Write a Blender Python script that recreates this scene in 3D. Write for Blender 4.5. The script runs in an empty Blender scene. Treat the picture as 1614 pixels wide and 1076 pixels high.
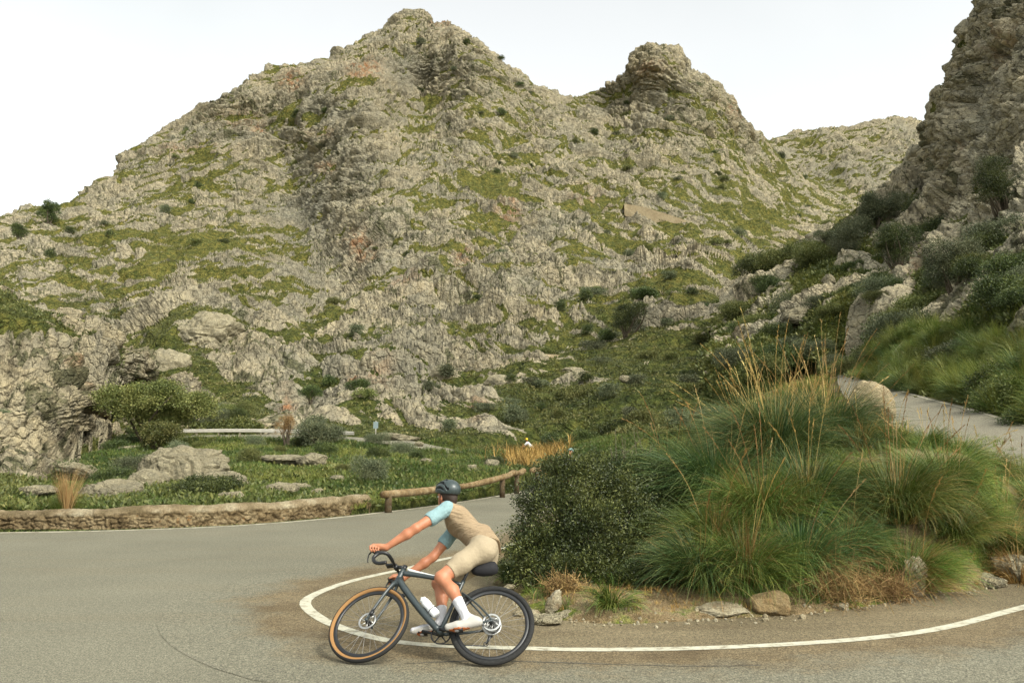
import bpy, math, random
import numpy as np
from mathutils import Vector, Matrix

# ---------------------------------------------------------------- camera, sky, sun, exposure
C = bpy.context.scene.collection
scene = bpy.context.scene
F = 1300.0                      # focal length in pixels of the 1614 px wide photograph
PITCH = math.atan(170.0 / F)
CAMZ = 1.7
cam_data = bpy.data.cameras.new("camera")
cam_data.sensor_width = 36.0
cam_data.lens = 36.0 * F / 1614.0
cam_data.clip_start = 0.1
cam_data.clip_end = 6000.0
cam = bpy.data.objects.new("camera", cam_data)
C.objects.link(cam)
cam.location = (0, 0, CAMZ)
cam.rotation_euler = (math.pi / 2 + PITCH, 0, 0)
scene.camera = cam

SUN_EL, SUN_AZ = math.radians(46), math.radians(138)    # azimuth measured from +Y towards +X
world = bpy.data.worlds.new("World")
scene.world = world
world.use_nodes = True
wn = world.node_tree
wn.nodes.clear()
w_out = wn.nodes.new("ShaderNodeOutputWorld")
w_bg = wn.nodes.new("ShaderNodeBackground")
w_bg.inputs["Strength"].default_value = 0.15
w_sky = wn.nodes.new("ShaderNodeTexSky")
w_sky.sky_type = 'NISHITA'
w_sky.sun_disc = False
w_sky.sun_elevation = SUN_EL
w_sky.sun_rotation = SUN_AZ
w_sky.air_density = 1.0
w_sky.dust_density = 4.0
w_sky.ozone_density = 1.0
w_hs = wn.nodes.new("ShaderNodeHueSaturation")
w_hs.inputs["Saturation"].default_value = 0.16
w_mul = wn.nodes.new("ShaderNodeMix")
w_mul.data_type = 'RGBA'; w_mul.blend_type = 'MULTIPLY'
w_mul.inputs["Factor"].default_value = 1.0
w_tc = wn.nodes.new("ShaderNodeTexCoord")
w_no = wn.nodes.new("ShaderNodeTexNoise")
w_no.inputs["Scale"].default_value = 1.6
w_no.inputs["Detail"].default_value = 5
w_cr = wn.nodes.new("ShaderNodeValToRGB")
w_cr.color_ramp.elements[0].position = 0.35
w_cr.color_ramp.elements[0].color = (2.05, 2.12, 2.0, 1)
w_cr.color_ramp.elements[1].position = 0.65
w_cr.color_ramp.elements[1].color = (2.4, 2.4, 2.28, 1)
wn.links.new(w_tc.outputs["Generated"], w_no.inputs["Vector"])
wn.links.new(w_no.outputs["Fac"], w_cr.inputs["Fac"])
wn.links.new(w_sky.outputs["Color"], w_hs.inputs["Color"])
wn.links.new(w_hs.outputs["Color"], w_mul.inputs[6])
wn.links.new(w_cr.outputs["Color"], w_mul.inputs[7])
wn.links.new(w_mul.outputs[2], w_bg.inputs["Color"])
wn.links.new(w_bg.outputs["Background"], w_out.inputs["Surface"])

sun_data = bpy.data.lights.new("sun", 'SUN')
sun_data.energy = 2.4
sun_data.angle = math.radians(5)
sun_data.color = (1.0, 0.93, 0.80)
sun = bpy.data.objects.new("sun", sun_data)
C.objects.link(sun)
sd = Vector((math.sin(SUN_AZ) * math.cos(SUN_EL), math.cos(SUN_AZ) * math.cos(SUN_EL), math.sin(SUN_EL)))
sun.rotation_euler = sd.to_track_quat('Z', 'Y').to_euler()
sun.location = sd * 30

scene.view_settings.view_transform = 'Standard'
scene.view_settings.look = 'None'
scene.view_settings.exposure = 0.03
scene.view_settings.gamma = 1.0
scene.render.engine = 'CYCLES'
scene.cycles.max_bounces = 5
scene.cycles.diffuse_bounces = 3

# ---------------------------------------------------------------- helpers
rng = np.random.default_rng(7)


def P(px, py, d):
    """Point of the place seen at photo pixel (px, py) and standing d metres ahead."""
    px = np.asarray(px, float); py = np.asarray(py, float); d = np.asarray(d, float)
    a = (px - 807.0) / F
    b = (538.0 - py) / F
    yd = math.cos(PITCH) - b * math.sin(PITCH)
    zd = math.sin(PITCH) + b * math.cos(PITCH)
    return np.stack(np.broadcast_arrays(a * d / yd, d, CAMZ + zd * d / yd), -1)


def G(px, py, z=0.0):
    """Point at height z seen at the pixel."""
    b = (538.0 - py) / F
    yd = math.cos(PITCH) - b * math.sin(PITCH)
    zd = math.sin(PITCH) + b * math.cos(PITCH)
    return P(px, py, (z - CAMZ) * yd / zd)


def tag(o, label=None, cat=None, group=None, kind=None):
    if label: o['label'] = label
    if cat: o['category'] = cat
    if group: o['group'] = group
    if kind: o['kind'] = kind
    return o


def empty(name, loc=(0, 0, 0), rot=(0, 0, 0), scale=1.0):
    o = bpy.data.objects.new(name, None)
    C.objects.link(o)
    o.location = [float(v) for v in loc]
    o.rotation_euler = rot
    o.scale = (scale,) * 3
    o.empty_display_size = 0.2
    return o


def mk(name, V, Fc, mat, parent=None, attrs=None, smooth=True, loc=None):
    """V (n,3), Fc (m,3|4) numpy -> ONE linked mesh object."""
    V = np.asarray(V, np.float32); Fc = np.asarray(Fc, np.int32)
    me = bpy.data.meshes.new(name)
    me.vertices.add(len(V)); me.vertices.foreach_set("co", V.ravel())
    k = Fc.shape[1]
    me.loops.add(Fc.size); me.loops.foreach_set("vertex_index", Fc.ravel())
    me.polygons.add(len(Fc))
    me.polygons.foreach_set("loop_start", np.arange(0, Fc.size, k, dtype=np.int32))
    try: me.polygons.foreach_set("loop_total", np.full(len(Fc), k, np.int32))
    except Exception: pass
    me.update(calc_edges=True)
    me.polygons.foreach_set("use_smooth", np.full(len(Fc), bool(smooth)))
    for an, av in (attrs or {}).items():
        at = me.attributes.new(an, 'FLOAT', 'POINT')
        at.data.foreach_set("value", np.asarray(av, np.float32).ravel())
    for m in (mat if isinstance(mat, (list, tuple)) else [mat]):
        me.materials.append(m)
    o = bpy.data.objects.new(name, me)
    C.objects.link(o)
    if parent: o.parent = parent
    if loc is not None: o.location = [float(v) for v in loc]
    return o


def copy_tree(o, parent=None):
    c = o.copy(); C.objects.link(c); c.parent = parent
    for ch in list(o.children):
        copy_tree(ch, c)
    return c


def grid_faces(nr, nc):
    i = np.arange(nr * nc, dtype=np.int32).reshape(nr, nc)
    return np.stack([i[:-1, :-1], i[:-1, 1:], i[1:, 1:], i[1:, :-1]], -1).reshape(-1, 4)


class MB:
    """collects shapes (all as quads/tris) into one mesh"""
    def __init__(s): s.v = []; s.q = []; s.t = []; s.n = 0; s.a = []
    def add(s, V, Q=None, T=None, a=0.0):
        V = np.asarray(V, float)
        if Q is not None and len(Q): s.q.append(np.asarray(Q) + s.n)
        if T is not None and len(T): s.t.append(np.asarray(T) + s.n)
        s.v.append(V); s.a.append(np.full(len(V), a) if np.isscalar(a) else a); s.n += len(V)
    def box(s, c, size, R=None, bev=0.0):
        c = np.asarray(c, float); h = np.asarray(size, float) / 2
        if bev <= 0:
            co = np.array([[x, y, z] for x in (-1, 1) for y in (-1, 1) for z in (-1, 1)], float) * h
            fq = [[0, 1, 3, 2], [4, 6, 7, 5], [0, 4, 5, 1], [2, 3, 7, 6], [0, 2, 6, 4], [1, 5, 7, 3]]
            if R is not None: co = co @ np.asarray(R).T
            s.add(co + c, fq)
    def tube(s, pts, r, n=10, cap=True, a=0.0, sq=None):
        pts = np.asarray(pts, float); m = len(pts)
        r = np.full(m, r) if np.isscalar(r) else np.asarray(r, float)
        tan = np.gradient(pts, axis=0); tan /= np.linalg.norm(tan, axis=1)[:, None] + 1e-12
        up = np.array([0, 0, 1.0]) if abs(tan[0, 2]) < 0.9 else np.array([0, 1.0, 0])
        nx = np.cross(up, tan[0]); nx /= np.linalg.norm(nx)
        V = []
        for i in range(m):
            nx = nx - tan[i] * np.dot(nx, tan[i]); nx /= np.linalg.norm(nx) + 1e-12
            ny = np.cross(tan[i], nx)
            th = np.linspace(0, 2 * math.pi, n, endpoint=False)
            k = sq if sq else (1, 1)
            V.append(pts[i] + r[i] * (np.cos(th)[:, None] * nx * k[0] + np.sin(th)[:, None] * ny * k[1]))
        V = np.concatenate(V)
        Q = []
        for i in range(m - 1):
            for j in range(n):
                Q.append([i * n + j, i * n + (j + 1) % n, (i + 1) * n + (j + 1) % n, (i + 1) * n + j])
        T = []
        if cap:
            b = len(V)
            V = np.concatenate([V, pts[:1], pts[-1:]])
            for j in range(n):
                T.append([b, (j + 1) % n, j]); T.append([b + 1, (m - 1) * n + j, (m - 1) * n + (j + 1) % n])
        s.add(V, Q, T, a)
    def torus(s, c, R, r, axis_x, axis_z, nR=64, nr=10, a=0.0, ry=None, arc=(0, 2 * math.pi)):
        """ring in the plane of axis_x/axis_z"""
        c = np.asarray(c, float); ax = np.asarray(axis_x, float); az = np.asarray(axis_z, float)
        n = np.cross(ax, az); ry = ry or r
        u = np.linspace(0, 2 * math.pi, nR, endpoint=False); v = np.linspace(0, 2 * math.pi, nr, endpoint=False)
        U, W = np.meshgrid(u, v, indexing='ij')
        rad = (R + r * np.cos(W))
        V = c + (rad * np.cos(U))[..., None] * ax + (rad * np.sin(U))[..., None] * az + (ry * np.sin(W))[..., None] * n
        i = np.arange(nR * nr).reshape(nR, nr)
        Q = np.stack([i, np.roll(i, -1, 0), np.roll(np.roll(i, -1, 0), -1, 1), np.roll(i, -1, 1)], -1).reshape(-1, 4)
        s.add(V.reshape(-1, 3), Q, None, a)
    def build(s, name, mat, parent=None, smooth=True, loc=None, attr=None):
        V = np.concatenate(s.v)
        tris = []
        if s.q:
            q = np.concatenate(s.q); tris.append(q[:, [0, 1, 2]]); tris.append(q[:, [0, 2, 3]])
        if s.t: tris.append(np.concatenate(s.t))
        return mk(name, V, np.concatenate(tris), mat, parent, {attr: np.concatenate(s.a)} if attr else None, smooth, loc)


# ---- numpy noise
def hsh(ix, iy, iz, seed):
    h = (ix.astype(np.uint32) * np.uint32(374761393) + iy.astype(np.uint32) * np.uint32(668265263)
         + iz.astype(np.uint32) * np.uint32(2147483647 & 1274126177) + np.uint32(seed * 2654435 + 97))
    h = (h ^ (h >> np.uint32(13))) * np.uint32(1274126177)
    h = (h ^ (h >> np.uint32(16))) * np.uint32(2246822519)
    return (h ^ (h >> np.uint32(15)))


def rnd(h):
    return (h & np.uint32(0xFFFFFF)).astype(np.float32) / np.float32(0xFFFFFF)


def vnoise(Q, seed=0):
    fl = np.floor(Q); f = (Q - fl).astype(np.float32); i = fl.astype(np.int64).astype(np.int32)
    f = f * f * f * (f * (f * 6 - 15) + 10)
    out = 0
    for dx in (0, 1):
        wx = f[:, 0] if dx else 1 - f[:, 0]
        for dy in (0, 1):
            wy = f[:, 1] if dy else 1 - f[:, 1]
            for dz in (0, 1):
                wz = f[:, 2] if dz else 1 - f[:, 2]
                out = out + wx * wy * wz * rnd(hsh(i[:, 0] + dx, i[:, 1] + dy, i[:, 2] + dz, seed))
    return out * 2 - 1


def fbm(Q, octaves=4, seed=0, gain=0.5, ridge=False):
    s = 0; a = 1.0; tot = 0
    for k in range(octaves):
        n = vnoise(Q * (2.03 ** k) + k * 17.3, seed + k)
        if ridge: n = 1 - 2 * np.abs(n)
        s = s + a * n; tot += a; a *= gain
    return s / tot


def voro(Q, seed=0):
    """F1, F2, random value of the nearest cell"""
    N = len(Q)
    F1 = np.empty(N, np.float32); F2 = np.empty(N, np.float32); R = np.empty(N, np.float32)
    for s0 in range(0, N, 200000):
        q = Q[s0:s0 + 200000].astype(np.float32)
        fl = np.floor(q); i = fl.astype(np.int32)
        f1 = np.full(len(q), 9, np.float32); f2 = f1.copy(); r = np.zeros(len(q), np.float32)
        for dx in (-1, 0, 1):
            for dy in (-1, 0, 1):
                for dz in (-1, 0, 1):
                    h = hsh(i[:, 0] + dx, i[:, 1] + dy, i[:, 2] + dz, seed)
                    ox = (h & np.uint32(1023)).astype(np.float32) / 1023
                    oy = ((h >> np.uint32(10)) & np.uint32(1023)).astype(np.float32) / 1023
                    oz = ((h >> np.uint32(20)) & np.uint32(1023)).astype(np.float32) / 1023
                    d = (fl[:, 0] + dx + ox - q[:, 0]) ** 2 + (fl[:, 1] + dy + oy - q[:, 1]) ** 2 + (fl[:, 2] + dz + oz - q[:, 2]) ** 2
                    c = d < f1
                    f2 = np.where(c, f1, np.minimum(f2, d))
                    f1 = np.where(c, d, f1)
                    r = np.where(c, ox * 0.5 + oy * 0.5, r)
        F1[s0:s0 + 200000] = np.sqrt(f1); F2[s0:s0 + 200000] = np.sqrt(f2); R[s0:s0 + 200000] = r
    return F1, F2, R


def sstep(a, b, x):
    t = np.clip((x - a) / (b - a), 0, 1)
    return t * t * (3 - 2 * t)


def rbf(ctrl, X, Y, c=30.0, sy=1.0):
    K = np.array(ctrl, float)
    A = np.sqrt((K[:, None, 0] - K[None, :, 0]) ** 2 + ((K[:, None, 1] - K[None, :, 1]) * sy) ** 2 + c * c)
    n = len(K)
    M = np.zeros((n + 3, n + 3)); M[:n, :n] = A; M[:n, n] = 1; M[:n, n + 1] = K[:, 0]; M[:n, n + 2] = K[:, 1]
    M[n:, :n] = M[:n, n:].T
    w = np.linalg.solve(M, np.concatenate([K[:, 2], [0, 0, 0]]))
    out = w[n] + w[n + 1] * X + w[n + 2] * Y
    for k in range(n):
        out = out + w[k] * np.sqrt((X - K[k, 0]) ** 2 + ((Y - K[k, 1]) * sy) ** 2 + c * c)
    return out


# ---------------------------------------------------------------- materials
def new_mat(name, rough=0.8, spec=0.3):
    m = bpy.data.materials.new(name); m.use_nodes = True
    b = m.node_tree.nodes["Principled BSDF"]
    b.inputs["Roughness"].default_value = rough
    b.inputs["Specular IOR Level"].default_value = spec
    return m, m.node_tree, b


def ND(nt, typ, **kw):
    n = nt.nodes.new(typ)
    for k, v in kw.items():
        if k in n.inputs: n.inputs[k].default_value = v
        else: setattr(n, k, v)
    return n


def ramp(nt, src, stops):
    r = nt.nodes.new("ShaderNodeValToRGB")
    e = r.color_ramp.elements
    while len(e) < len(stops): e.new(0.5)
    for el, (p, c) in zip(e, stops):
        el.position = p; el.color = (*c, 1) if len(c) == 3 else c
    nt.links.new(src, r.inputs["Fac"])
    return r.outputs["Color"]


def mixc(nt, fac, a, b, blend='MIX'):
    m = nt.nodes.new("ShaderNodeMix"); m.data_type = 'RGBA'; m.blend_type = blend
    for s, v in ((m.inputs[0], fac), (m.inputs[6], a), (m.inputs[7], b)):
        if isinstance(v, (int, float)): s.default_value = v
        elif isinstance(v, tuple): s.default_value = (*v, 1) if len(v) == 3 else v
        else: nt.links.new(v, s)
    return m.outputs[2]


def mth(nt, op, a, b=None, clamp=False):
    m = nt.nodes.new("ShaderNodeMath"); m.operation = op; m.use_clamp = clamp
    for s, v in ((m.inputs[0], a), (m.inputs[1], b)):
        if v is None: continue
        if isinstance(v, (int, float)): s.default_value = v
        else: nt.links.new(v, s)
    return m.outputs[0]


def noise(nt, vec, scale, detail=4, rough=0.55, out="Fac"):
    n = ND(nt, "ShaderNodeTexNoise", Scale=scale, Detail=detail, Roughness=rough)
    if vec is not None: nt.links.new(vec, n.inputs["Vector"])
    return n.outputs[out]


def attr(nt, name):
    a = nt.nodes.new("ShaderNodeAttribute"); a.attribute_name = name
    return a.outputs["Fac"]


def bump(nt, b, h, strength=0.5, dist=0.1):
    n = ND(nt, "ShaderNodeBump", Strength=strength, Distance=dist)
    nt.links.new(h, n.inputs["Height"]); nt.links.new(n.outputs["Normal"], b.inputs["Normal"])


def plain(name, col, rough=0.6, spec=0.3, metal=0.0, var=0.15, scale=30):
    m, nt, b = new_mat(name, rough, spec)
    tc = nt.nodes.new("ShaderNodeTexCoord")
    f = noise(nt, tc.outputs["Object"], scale, 3)
    c2 = tuple(min(1, v * (1 + var)) for v in col); c1 = tuple(v * (1 - var) for v in col)
    nt.links.new(ramp(nt, f, [(0.3, c1), (0.7, c2)]), b.inputs["Base Color"])
    b.inputs["Metallic"].default_value = metal
    return m


def terrain_mat(name, s=1.0, warm=(0.40, 0.36, 0.265), grey=(0.31, 0.297, 0.238)):
    """limestone with grass on the ledges; s scales the pattern (1 = far mountain)"""
    m, nt, b = new_mat(name, 0.95, 0.1)
    geo = nt.nodes.new("ShaderNodeNewGeometry"); pos = geo.outputs["Position"]
    n1 = noise(nt, pos, 0.05 * s, 6, 0.65); n2 = noise(nt, pos, 0.5 * s, 5, 0.7); n3 = noise(nt, pos, 2.2 * s, 3, 0.6)
    rock = ramp(nt, n1, [(0.36, grey), (0.62, warm)])
    r2 = ramp(nt, n2, [(0.37, (0.50, 0.51, 0.51)), (0.5, (0.95, 0.95, 0.95)), (0.63, (1.25, 1.22, 1.15))])
    rock = mixc(nt, 0.75, rock, r2, 'MULTIPLY')
    # vertical run-off streaks of grey lichen
    mp = nt.nodes.new("ShaderNodeMapping"); mp.inputs["Scale"].default_value = (1.0 * s, 1.0 * s, 0.18 * s)
    nt.links.new(pos, mp.inputs["Vector"])
    st = ramp(nt, noise(nt, mp.outputs["Vector"], 0.9, 4, 0.7), [(0.5, (0, 0, 0)), (0.64, (1, 1, 1))])
    rock = mixc(nt, mth(nt, 'MULTIPLY', st, 0.35), rock, (0.17, 0.17, 0.15))
    rock = mixc(nt, mth(nt, 'MULTIPLY', attr(nt, "greyer"), 0.7, True), rock, (0.20, 0.205, 0.18))
    rust = mth(nt, 'MULTIPLY', attr(nt, "rust"), ramp(nt, noise(nt, pos, 0.45 * s, 4, 0.7), [(0.42, (0, 0, 0)), (0.6, (1, 1, 1))]), True)
    rock = mixc(nt, rust, rock, (0.34, 0.155, 0.07))
    sv = mth(nt, 'ADD', attr(nt, "scrub"), mth(nt, 'MULTIPLY', mth(nt, 'SUBTRACT', noise(nt, pos, 1.3 * s, 4, 0.7), 0.5), 1.4))  # this attribute carries scrub and painted crevice shade together
    rock = mixc(nt, mth(nt, 'MULTIPLY', ramp(nt, sv, [(0.55, (0, 0, 0)), (0.75, (1, 1, 1))]), 0.75), rock, ramp(nt, n3, [(0.4, (0.045, 0.055, 0.028)), (0.6, (0.11, 0.115, 0.06))]))  # dark crevice colour: part scrub, part crack shade painted into the rock
    # vegetation
    g1 = noise(nt, pos, 0.7 * s, 5, 0.75); g2 = noise(nt, pos, 3.1 * s, 3, 0.7)
    dry = ramp(nt, g1, [(0.36, (0.05, 0.068, 0.022)), (0.5, (0.125, 0.13, 0.04)), (0.66, (0.23, 0.205, 0.065))])
    wet = ramp(nt, g1, [(0.34, (0.025, 0.038, 0.014)), (0.5, (0.065, 0.085, 0.026)), (0.68, (0.14, 0.15, 0.045))])
    veg = mixc(nt, attr(nt, "lush"), dry, wet)
    veg = mixc(nt, 0.8, veg, ramp(nt, g2, [(0.36, (0.45, 0.5, 0.5)), (0.62, (1.3, 1.25, 1.1))]), 'MULTIPLY')
    vf = mth(nt, 'ADD', attr(nt, "veg"), mth(nt, 'MULTIPLY', mth(nt, 'SUBTRACT', n3, 0.5), 1.5))
    vf = ramp(nt, vf, [(0.42, (0, 0, 0)), (0.58, (1, 1, 1))])
    col = mixc(nt, 1.0, mixc(nt, vf, rock, veg), (0.80, 0.765, 0.68), 'MULTIPLY')
    nt.links.new(col, b.inputs["Base Color"])
    vo = ND(nt, "ShaderNodeTexVoronoi", feature='DISTANCE_TO_EDGE', Scale=0.55 * s)
    wv = nt.nodes.new("ShaderNodeVectorMath"); wv.operation = 'ADD'
    nt.links.new(pos, wv.inputs[0])
    wv2 = nt.nodes.new("ShaderNodeVectorMath"); wv2.operation = 'SCALE'; wv2.inputs["Scale"].default_value = 1.6 / s
    nt.links.new(noise(nt, pos, 0.6 * s, 3, out="Color"), wv2.inputs[0]); nt.links.new(wv2.outputs[0], wv.inputs[1])
    nt.links.new(wv.outputs[0], vo.inputs["Vector"])
    h = mth(nt, 'ADD', mth(nt, 'MULTIPLY', n2, 1.2), mth(nt, 'MULTIPLY', n3, 0.5))
    h = mth(nt, 'ADD', h, mth(nt, 'MULTIPLY', ramp(nt, vo.outputs["Distance"], [(0.0, (0, 0, 0)), (0.12, (1, 1, 1))]), 0.35))
    bump(nt, b, h, 1.0, 0.9 / s)
    return m


M = {}
M['mountain'] = terrain_mat("mountain_rock", 1.0)
M['hill'] = terrain_mat("hill_rock", 2.2, warm=(0.42, 0.37, 0.26), grey=(0.28, 0.265, 0.21))
M['cliff'] = terrain_mat("cliff_rock", 1.9, warm=(0.53, 0.48, 0.36), grey=(0.41, 0.395, 0.32))


def asphalt_mat(name, base, var=0.14, brown=(0.225, 0.20, 0.145), bf=0.35, worn=False):
    m, nt, b = new_mat(name, 0.9, 0.15)
    geo = nt.nodes.new("ShaderNodeNewGeometry"); pos = geo.outputs["Position"]
    col = ramp(nt, noise(nt, pos, 0.35, 6, 0.6), [(0.3, tuple(v * (1 - var) for v in base)), (0.7, tuple(v * (1 + var) for v in base))])
    mp = nt.nodes.new("ShaderNodeMapping"); mp.inputs["Scale"].default_value = (0.3, 2.2, 1)
    nt.links.new(pos, mp.inputs["Vector"])
    wear = ramp(nt, noise(nt, mp.outputs["Vector"], 0.7, 4, 0.6), [(0.48, (0, 0, 0)), (0.68, (1, 1, 1))])
    col = mixc(nt, mth(nt, 'MULTIPLY', wear, bf), col, brown)
    if worn:
        wf = mth(nt, 'ADD', attr(nt, "worn"), mth(nt, 'MULTIPLY', mth(nt, 'SUBTRACT', noise(nt, pos, 1.6, 5, 0.7), 0.5), 1.1))
        wf = ramp(nt, wf, [(0.35, (0, 0, 0)), (0.75, (1, 1, 1))])
        col = mixc(nt, mth(nt, 'MULTIPLY', wf, mth(nt, 'GREATER_THAN', attr(nt, "worn"), 0.001)), col, ramp(nt, noise(nt, pos, 0.9, 6, 0.7), [(0.35, (0.15, 0.115, 0.07)), (0.6, (0.235, 0.19, 0.122))]))
    sp = noise(nt, pos, 75, 2, 0.8)
    col = mixc(nt, 0.9, col, ramp(nt, sp, [(0.32, (0.30, 0.30, 0.30)), (0.5, (0.95, 0.95, 0.95)), (0.68, (1.9, 1.87, 1.75))]), 'MULTIPLY')
    sp2 = noise(nt, pos, 22, 3, 0.7)
    col = mixc(nt, 0.7, col, ramp(nt, sp2, [(0.35, (0.7, 0.7, 0.7)), (0.65, (1.28, 1.28, 1.28))]), 'MULTIPLY')
    # hairline cracks
    vo = ND(nt, "ShaderNodeTexVoronoi", feature='DISTANCE_TO_EDGE', Scale=0.42)
    wv = nt.nodes.new("ShaderNodeVectorMath"); wv.operation = 'ADD'; nt.links.new(pos, wv.inputs[0])
    nt.links.new(noise(nt, pos, 1.4, 5, out="Color"), wv.inputs[1]); nt.links.new(wv.outputs[0], vo.inputs["Vector"])
    cr = ramp(nt, vo.outputs["Distance"], [(0.0, (1, 1, 1)), (0.008, (0, 0, 0))])
    gate = ramp(nt, noise(nt, pos, 0.25, 2), [(0.52, (0, 0, 0)), (0.6, (1, 1, 1))])
    col = mixc(nt, mth(nt, 'MULTIPLY', mth(nt, 'MULTIPLY', cr, gate), 0.1), col, (0.07, 0.065, 0.05))
    col = mixc(nt, 1.0, col, (0.69, 0.68, 0.635), 'MULTIPLY')
    nt.links.new(col, b.inputs["Base Color"])
    bump(nt, b, mth(nt, 'ADD', sp, sp2), 0.6, 0.01)
    return m


M['asphalt'] = asphalt_mat("asphalt", (0.222, 0.215, 0.170))
M['worn_asphalt'] = asphalt_mat("worn_asphalt", (0.222, 0.215, 0.170), worn=True)
M['old_asphalt'] = asphalt_mat("old_asphalt", (0.215, 0.180, 0.118), 0.25, brown=(0.15, 0.115, 0.07), bf=0.6)
M['pale_asphalt'] = asphalt_mat("pale_asphalt", (0.27, 0.255, 0.205))


def line_mat():
    m, nt, b = new_mat("road_paint", 0.7, 0.3)
    geo = nt.nodes.new("ShaderNodeNewGeometry"); pos = geo.outputs["Position"]
    c = ramp(nt, noise(nt, pos, 9, 5, 0.75), [(0.38, (0.25, 0.225, 0.16)), (0.47, (0.44, 0.42, 0.32)), (0.7, (0.56, 0.54, 0.43))])
    c = mixc(nt, 0.6, c, ramp(nt, noise(nt, pos, 90, 2, 0.8), [(0.3, (0.7, 0.7, 0.7)), (0.7, (1.15, 1.15, 1.15))]), 'MULTIPLY')
    nt.links.new(c, b.inputs["Base Color"])
    return m


M['line'] = line_mat()
M['seam'] = plain('tar_seam', (0.07, 0.065, 0.05), .9, var=.4, scale=6)


def worn_line_mat():
    m, nt, b = new_mat("worn_road_paint", 0.7, 0.3)
    geo = nt.nodes.new("ShaderNodeNewGeometry"); pos = geo.outputs["Position"]
    c = ramp(nt, noise(nt, pos, 3, 6, 0.8), [(0.42, (0.25, 0.22, 0.15)), (0.56, (0.50, 0.46, 0.34))])
    nt.links.new(c, b.inputs["Base Color"])
    return m


M['worn_line'] = worn_line_mat()


def soil_mat():
    m, nt, b = new_mat("verge_soil", 0.95, 0.1)
    geo = nt.nodes.new("ShaderNodeNewGeometry"); pos = geo.outputs["Position"]
    c = ramp(nt, noise(nt, pos, 2.2, 6, 0.7), [(0.35, (0.10, 0.075, 0.035)), (0.5, (0.22, 0.16, 0.085)), (0.66, (0.33, 0.27, 0.17))])
    gr = ramp(nt, noise(nt, pos, 1.1, 5, 0.7), [(0.47, (0, 0, 0)), (0.56, (1, 1, 1))])
    g = ramp(nt, noise(nt, pos, 14, 3), [(0.3, (0.05, 0.08, 0.015)), (0.7, (0.20, 0.22, 0.04))])
    c = mixc(nt, gr, c, g)
    c = mixc(nt, 0.8, c, ramp(nt, noise(nt, pos, 45, 2, 0.8), [(0.3, (0.6, 0.6, 0.6)), (0.7, (1.4, 1.4, 1.4))]), 'MULTIPLY')
    nt.links.new(c, b.inputs["Base Color"])
    bump(nt, b, mth(nt, 'ADD', noise(nt, pos, 12, 5, 0.7), noise(nt, pos, 50, 2)), 1.0, 0.05)
    return m


M['soil'] = soil_mat()


def rock_mat(name, s, cols, bdist, lichen=0.4, rust=0.0, darkf=0.5):
    m, nt, b = new_mat(name, 0.92, 0.15)
    tc = nt.nodes.new("ShaderNodeTexCoord"); geo = nt.nodes.new("ShaderNodeNewGeometry"); pos = geo.outputs["Position"]
    c = ramp(nt, noise(nt, pos, 0.8 * s, 6, 0.7), [(0.33, cols[0]), (0.5, cols[1]), (0.68, cols[2])])
    li = ramp(nt, noise(nt, pos, 2.1 * s, 5, 0.8), [(0.52, (0, 0, 0)), (0.62, (1, 1, 1))])
    c = mixc(nt, mth(nt, 'MULTIPLY', li, lichen), c, (0.13, 0.135, 0.115))
    if rust:
        ru = ramp(nt, noise(nt, pos, 1.3 * s, 4, 0.7), [(0.55, (0, 0, 0)), (0.66, (1, 1, 1))])
        c = mixc(nt, mth(nt, 'MULTIPLY', ru, rust), c, (0.36, 0.17, 0.06))
    c = mixc(nt, 0.8, c, ramp(nt, noise(nt, pos, 9 * s, 4, 0.75), [(0.32, (0.6, 0.6, 0.6)), (0.66, (1.25, 1.25, 1.22))]), 'MULTIPLY')
    c = mixc(nt, 1.0, c, (0.78, 0.755, 0.68), 'MULTIPLY')
    nt.links.new(c, b.inputs["Base Color"])
    bump(nt, b, mth(nt, 'ADD', noise(nt, pos, 2.5 * s, 6, 0.75), mth(nt, 'MULTIPLY', noise(nt, pos, 11 * s, 3, 0.7), 0.4)), 1.0, bdist)
    return m


M['boulder'] = rock_mat("boulder_stone", 1.2, [(0.24, 0.225, 0.175), (0.38, 0.345, 0.25), (0.47, 0.43, 0.32)], 0.25)
M['stone'] = rock_mat("verge_stone", 6, [(0.26, 0.21, 0.14), (0.42, 0.38, 0.28), (0.55, 0.52, 0.43)], 0.03, 0.3, 0.25)
M['wallstone'] = rock_mat("parapet_stone", 3.0, [(0.13, 0.095, 0.05), (0.27, 0.20, 0.11), (0.40, 0.33, 0.21)], 0.05, 0.45, 0.3)
M['masonry'] = rock_mat("masonry", 1.5, [(0.26, 0.21, 0.14), (0.36, 0.30, 0.20), (0.43, 0.36, 0.25)], 0.12, 0.2)


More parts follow.
